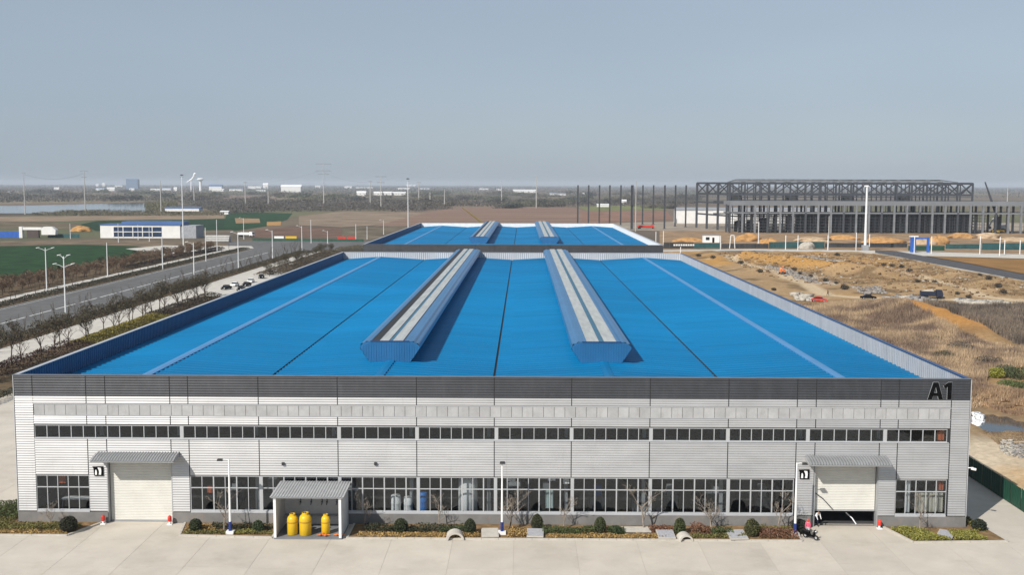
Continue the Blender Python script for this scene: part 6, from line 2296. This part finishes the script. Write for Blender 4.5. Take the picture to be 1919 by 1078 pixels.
for i, (px, yb) in enumerate([(1082.7, 421), (1102.7, 421), (1122.9, 421), (1142.3, 422), (1163, 422), (1184, 430), (1204, 421), (1224, 421), (1245, 429), (1265, 425), (1284.6, 426)]):
    P = G(px, yb)
    h = HZ(P, 347)
    t = thing('steel_column', (P[0], P[1], 0), ['first', 'second', 'third', 'fourth', 'fifth', 'sixth', 'seventh', 'eighth', 'ninth', 'tenth', 'eleventh'][i] + ' free standing dark steel column counted from the left', 'column', 'row of free standing steel columns')
    b = MB()
    w = 0.62 if i != 5 else 1.0
    b.box(-w, -w * 0.6, 0, -w * 0.75, w * 0.6, h)
    b.box(w * 0.75, -w * 0.6, 0, w, w * 0.6, h)
    b.box(-w * 0.749, -0.1, 0, w * 0.749, 0.1, h)
    b.build('shaft', steel, t, local=True)
    MB().box(-1.2, -1.0, 0, 1.2, 1.0, 0.5).build('base_plate', steel, t, local=True)
    MB().box(-w * 1.3, -w, h * 0.55, w * 1.3, w, h * 0.56).build('corbel', steel, t, local=True)

# white shed behind, crane booms, hoardings, posts
A_, B_ = G(1268, 419), G(1580, 422)
t = thing('white_shed', ((A_[0] + B_[0]) / 2, A_[1] + 6, 0), 'long white shed glimpsed through the steel frame', 'shed')
h = HZ(A_, 394)
MB().box(A_[0], A_[1] + 2, 0, B_[0], A_[1] + 18, h).build('wall', bpale, t)
MB().extr([(A_[1] + 1.5, h + 0.001), (A_[1] + 18.5, h + 0.001), (A_[1] + 10, h + 2.5)], 'x', A_[0] - 0.6, B_[0] + 0.6).build('roof', broof, t)
for px0, py0, px1, py1, py_base, lab in ((1868, 400, 1846, 341, 437, 'black crane boom rising behind the low steel wing'), (907, 414, 866, 389, 424, 'yellow and black crane boom behind the second hall')):
    P = G(px0, py_base)
    t = thing('crane', (P[0], P[1], 0), lab, 'crane')
    b0 = F(px0, py0 + 6, P[1])
    b1 = F(px1, py1, P[1])
    MB().tube([b0, b0 + (b1 - b0) * 0.5, b1], [1.0, 0.8, 0.45], 6).build('boom', steel if px0 > 1500 else mat('boom_ochre', (0.20, 0.14, 0.04), 0.6), t)
    MB().box(P[0] - 4, P[1] - 1.4, 1.0, P[0] + 5, P[1] + 1.4, 2.4).build('carrier', yellow, t)
    MB().box(P[0] - 2, P[1] - 1.3, 2.41, P[0] + 2, P[1] + 1.3, float(b0[2])).build('turret', steel, t)
    for x in (-3, -1, 2.5, 4.2):
        MB().tube([(P[0] + x, P[1] - 1.5, 0.7), (P[0] + x, P[1] + 1.5, 0.7)], 0.7, 12).build('wheel', rubber, t)
P = G(1866, 434)
excavator((P[0] + 4, P[1], 0.15), 0.2, white, 'pale excavator working in front of the low steel wing', 3.0)


def hoarding(pxs, yb, yt, m, label, step=2.4):
    A, B = G(pxs[0], yb), G(pxs[1], yb)
    h = HZ(A, yt)
    t = thing('site_hoarding', ((A[0] + B[0]) / 2, A[1], 0), label, 'hoarding')
    n = max(3, int((B[0] - A[0]) / step))
    for i in range(n):
        a = A + (B - A) * ((i + 0.01) / n)
        b = A + (B - A) * ((i + 0.99) / n)
        MB().bar((a[0], a[1], 0.1 + h / 2), (b[0], b[1], 0.1 + h / 2), 0.12, h).build('hoarding_panel', m, t)


blk = mat('dark_hoarding', (0.03, 0.032, 0.035), 0.7, 0, 0.4, 0.3)
hoarding((1243, 1300), 466, 455, blk, 'dark hoarding with white lettering strip right behind the second hall', 3)
hoarding((1300, 1350), 466, 456, teal, 'teal hoarding behind the near right corner post')
hoarding((1352, 1440), 466, 457, blk, 'dark hoarding left of the slim grey pole', 3)
hoarding((1441, 1545), 466, 454, teal, 'teal hoarding behind the white heap')
hoarding((1546, 1700), 464, 456, blk, 'dark hoarding on both sides of the tall white mast', 3)
hoarding((1702, 1770), 470, 461, greenf, 'green hoarding beside the blue gate')
hoarding((1772, 1838), 467, 458, teal, 'teal hoarding right of the blue gate')
hoarding((1840, 1990), 469, 456, teal, 'teal hoarding at the right frame edge')
t = thing('lettering_board', tuple(G(1275, 466.3)), 'strip of pale letters on the dark hoarding behind the second hall', 'sign')
A, B = G(1262, 466.5), G(1302, 466.5)
for i in range(9):
    a = A + (B - A) * (i / 9)
    b = A + (B - A) * ((i + 0.75) / 9)
    MB().bar((a[0], a[1] - 0.1, 2.1), (b[0], b[1] - 0.1, 2.1), 0.06, 0.9).build('letter_block', paint, t)
WP = 'slim white posts along the site road'
for px, yb, yt, lab in [(1350, 468, 442, 'white post left of the white site hut'), (1472, 469, 441, 'white post left of the white heap'), (1495, 470, 441, 'white post behind the white heap'), (1551, 470, 441, 'white post beside the grey pole'),
                        (1604, 470, 436, 'white post left of the tall white mast'), (1629, 470, 439, 'white post right of the tall white mast'), (1836, 478, 443, 'white post at the left end of the right hoarding'), (1873, 481, 444, 'thick white post before the right hoarding'),
                        (1882, 478, 450, 'thin white post just right of the thick one'), (1911, 478, 450, 'pale yellow post near the right frame edge'), (1275, 484, 463, 'short white post on the rear right corner of the near hall'), (1229, 458, 434, 'white post above the right corner of the second hall'),
                        (1745, 477, 443, 'cream post right of the blue gate'), (1713, 476, 444, 'cream post on the blue gate'), (1243, 463, 433, 'second white post above the right corner of the second hall')]:
    P = G(px, yb)
    t = thing('white_post', (P[0], P[1], 0), lab, 'post', WP)
    MB().tube([(0, 0, 0), (0, 0, HZ(P, yt))], 0.2, 6).build('shaft', white, t, local=True)
    MB().box(-0.3, -0.3, 0, 0.3, 0.3, 0.4).build('foot', concrete2, t, local=True)
P = G(1621, 470)
t = thing('white_mast', (P[0], P[1], 0), 'tall white mast in front of the steel frames', 'mast')
h = HZ(P, 350)
MB().tube([(0, 0, 0), (0, 0, h)], [0.75, 0.5], 8).build('shaft', galv, t, local=True)
MB().box(-1.4, -0.5, h, 0.6, 0.5, h + 0.8).build('mast_head', white, t, local=True)
MB().box(-1.6, -1.2, 0, 1.6, 1.2, 3.0).build('mast_base', greyp, t, local=True)
A, B = G(1367, 466), G(1377, 466)
t = thing('frame_post', tuple((A + B) / 2), 'white twin post frame left of the slim grey pole', 'post')
h = HZ(A, 441)
MB().bar((A[0], A[1], 0), (A[0] + 0.6, A[1], h), 0.35).build('left_post', white, t)
MB().bar((B[0], A[1], 0), (B[0] - 0.6, A[1], h), 0.35).build('right_post', white, t)
MB().bar((A[0] + 0.6, A[1], h), (B[0] - 0.6, A[1], h), 0.35).build('top_bar', white, t)
A, B = G(1706, 474), G(1740, 474)
t = thing('blue_gate', tuple((A + B) / 2), 'bright blue gate frame at the entrance of the building site', 'gate')
h = HZ(A, 444)
s = 1 / PXM(A)
MB().box(A[0], A[1] - 0.8, 0, A[0] + 9 * s, A[1] + 0.8, h).build('left_pier', bluep, t)
MB().box(B[0] - 4 * s, A[1] - 0.6, 0, B[0], A[1] + 0.6, h - 0.2).build('right_pier', bluep, t)
MB().box(A[0] + 9 * s + 0.01, A[1] - 0.5, h - 4 * s, B[0] - 4 * s - 0.01, A[1] + 0.5, h - 0.3).build('crossbeam', bluep, t)
MB().box(A[0] - 2 * s, A[1] - 1.0, h + 0.001, A[0] + 13 * s, A[1] + 1.0, h + 0.5).build('pier_cap', white, t)
A, B = G(1318, 455), G(1348, 455)
t = thing('site_hut', tuple((A + B) / 2), 'small white site hut with dark door in front of the steel frame', 'hut')
h = HZ(A, 441)
MB().box(A[0], A[1], 0, B[0], A[1] + 4, h).build('wall', white, t)
MB().box(A[0] + 0.55 * (B[0] - A[0]), A[1] - 0.1, 0, A[0] + 0.68 * (B[0] - A[0]), A[1] - 0.01, h * 0.7).build('door', black, t)
MB().box(A[0] - 0.3, A[1] - 0.3, h + 0.001, B[0] + 0.3, A[1] + 4.3, h + 0.3).build('roof', broof, t)
MB().box(A[0] + 0.15 * (B[0] - A[0]), A[1] - 0.06, h * 0.35, A[0] + 0.38 * (B[0] - A[0]), A[1] - 0.01, h * 0.75).build('window', carglass, t)


def mound(px, yb, rpx, yt, m, label, name='earth_heap', cat='heap'):
    P = G(px, yb)
    r_ = rpx / PXM(P)
    h = HZ(P, yt) * 0.72
    t = thing(name, (P[0], P[1], 0.1), label, cat)
    n, k_ = 40, 12
    V, Fc = [], []
    for i in range(k_):
        u = i / (k_ - 1)
        for j in range(n):
            a = 2 * math.pi * j / n
            w = 1 + 0.75 * (fbm(np.array([math.cos(a) * 2.2 + px]), np.array([math.sin(a) * 2.2 + i * 0.28]), 1.0, 3, 3)[0] - 0.5)
            rr = math.cos(u * math.pi / 2) ** 0.8 if u < 1 else 0.0
            V.append((r_ * rr * w * math.cos(a) + r_ * 0.25 * (w - 1) * u, r_ * 0.6 * rr * w * math.sin(a), h * math.sin(u * math.pi / 2) * (0.62 + 0.38 * w + 0.3 * (w - 1))))
    for i in range(k_ - 1):
        for j in range(n):
            a, b = i * n + j, i * n + (j + 1) % n
            Fc.append((a, b, b + n, a + n))
    MB().add(V, Fc).build('heap_body', m, t, smooth=True, local=True)


och = mat('ochre_earth', (0.40, 0.225, 0.09), 0.97, 0, 0.25, 0.4, 0.3, 2)
tanm = mat('tan_earth', (0.42, 0.31, 0.2), 0.97, 0, 0.2, 0.4, 0.3, 2)
for px, yb, rpx, yt, m, lab in [(1290, 453, 30, 443, och, 'low ochre earth heap left of the site hut'), (1400, 452, 24, 433, och, 'ochre earth heap right of the site hut'), (1440, 458, 22, 444, och, 'ochre earth heap in front of the steel wing'), (1520, 452, 35, 443, tanm, 'long tan earth heap behind the teal hoarding'),
                                (1580, 449, 30, 438, och, 'ochre earth heap left of the tall white mast'), (1655, 455, 40, 441, och, 'wide ochre earth heap right of the tall white mast'), (1755, 458, 20, 437, och, 'ochre earth block right of the blue gate'), (1730, 458, 26, 446, tanm, 'tan earth behind the blue gate'),
                                (1800, 446, 26, 434, och, 'ochre earth heap under the right part of the steel wing'), (1850, 447, 22, 434, tanm, 'tan earth heap near the pale excavator'), (1900, 452, 34, 443, tanm, 'tan earth heap at the right frame edge'), (153, 434, 18, 421, och, 'small orange straw heap left of the glazed building')]:
    mound(px, yb, rpx, yt, m, lab)
mound(1512, 467, 14, 450, rubble_w, 'white heap in front of the teal hoarding', 'lime_heap')

# ------------------------------------------------------------------ the air
hz = MB().box(-17000, -330, -1.2, 17100, 22050, 78).build('haze', None)
hm = bpy.data.materials.new('haze')
hm.use_nodes = True
N, L = hm.node_tree.nodes, hm.node_tree.links
N.remove(N['Principled BSDF'])
pv = N.new('ShaderNodeVolumePrincipled')
pv.inputs['Color'].default_value = (0.80, 0.87, 0.96, 1)
pv.inputs['Density'].default_value = 0.00008
pv.inputs['Anisotropy'].default_value = 0.0
L.new(pv.outputs[0], N['Material Output'].inputs['Volume'])
hz.data.materials.append(hm)
tag(hz, 'thin bluish haze over the whole plain', 'haze', kind='stuff')
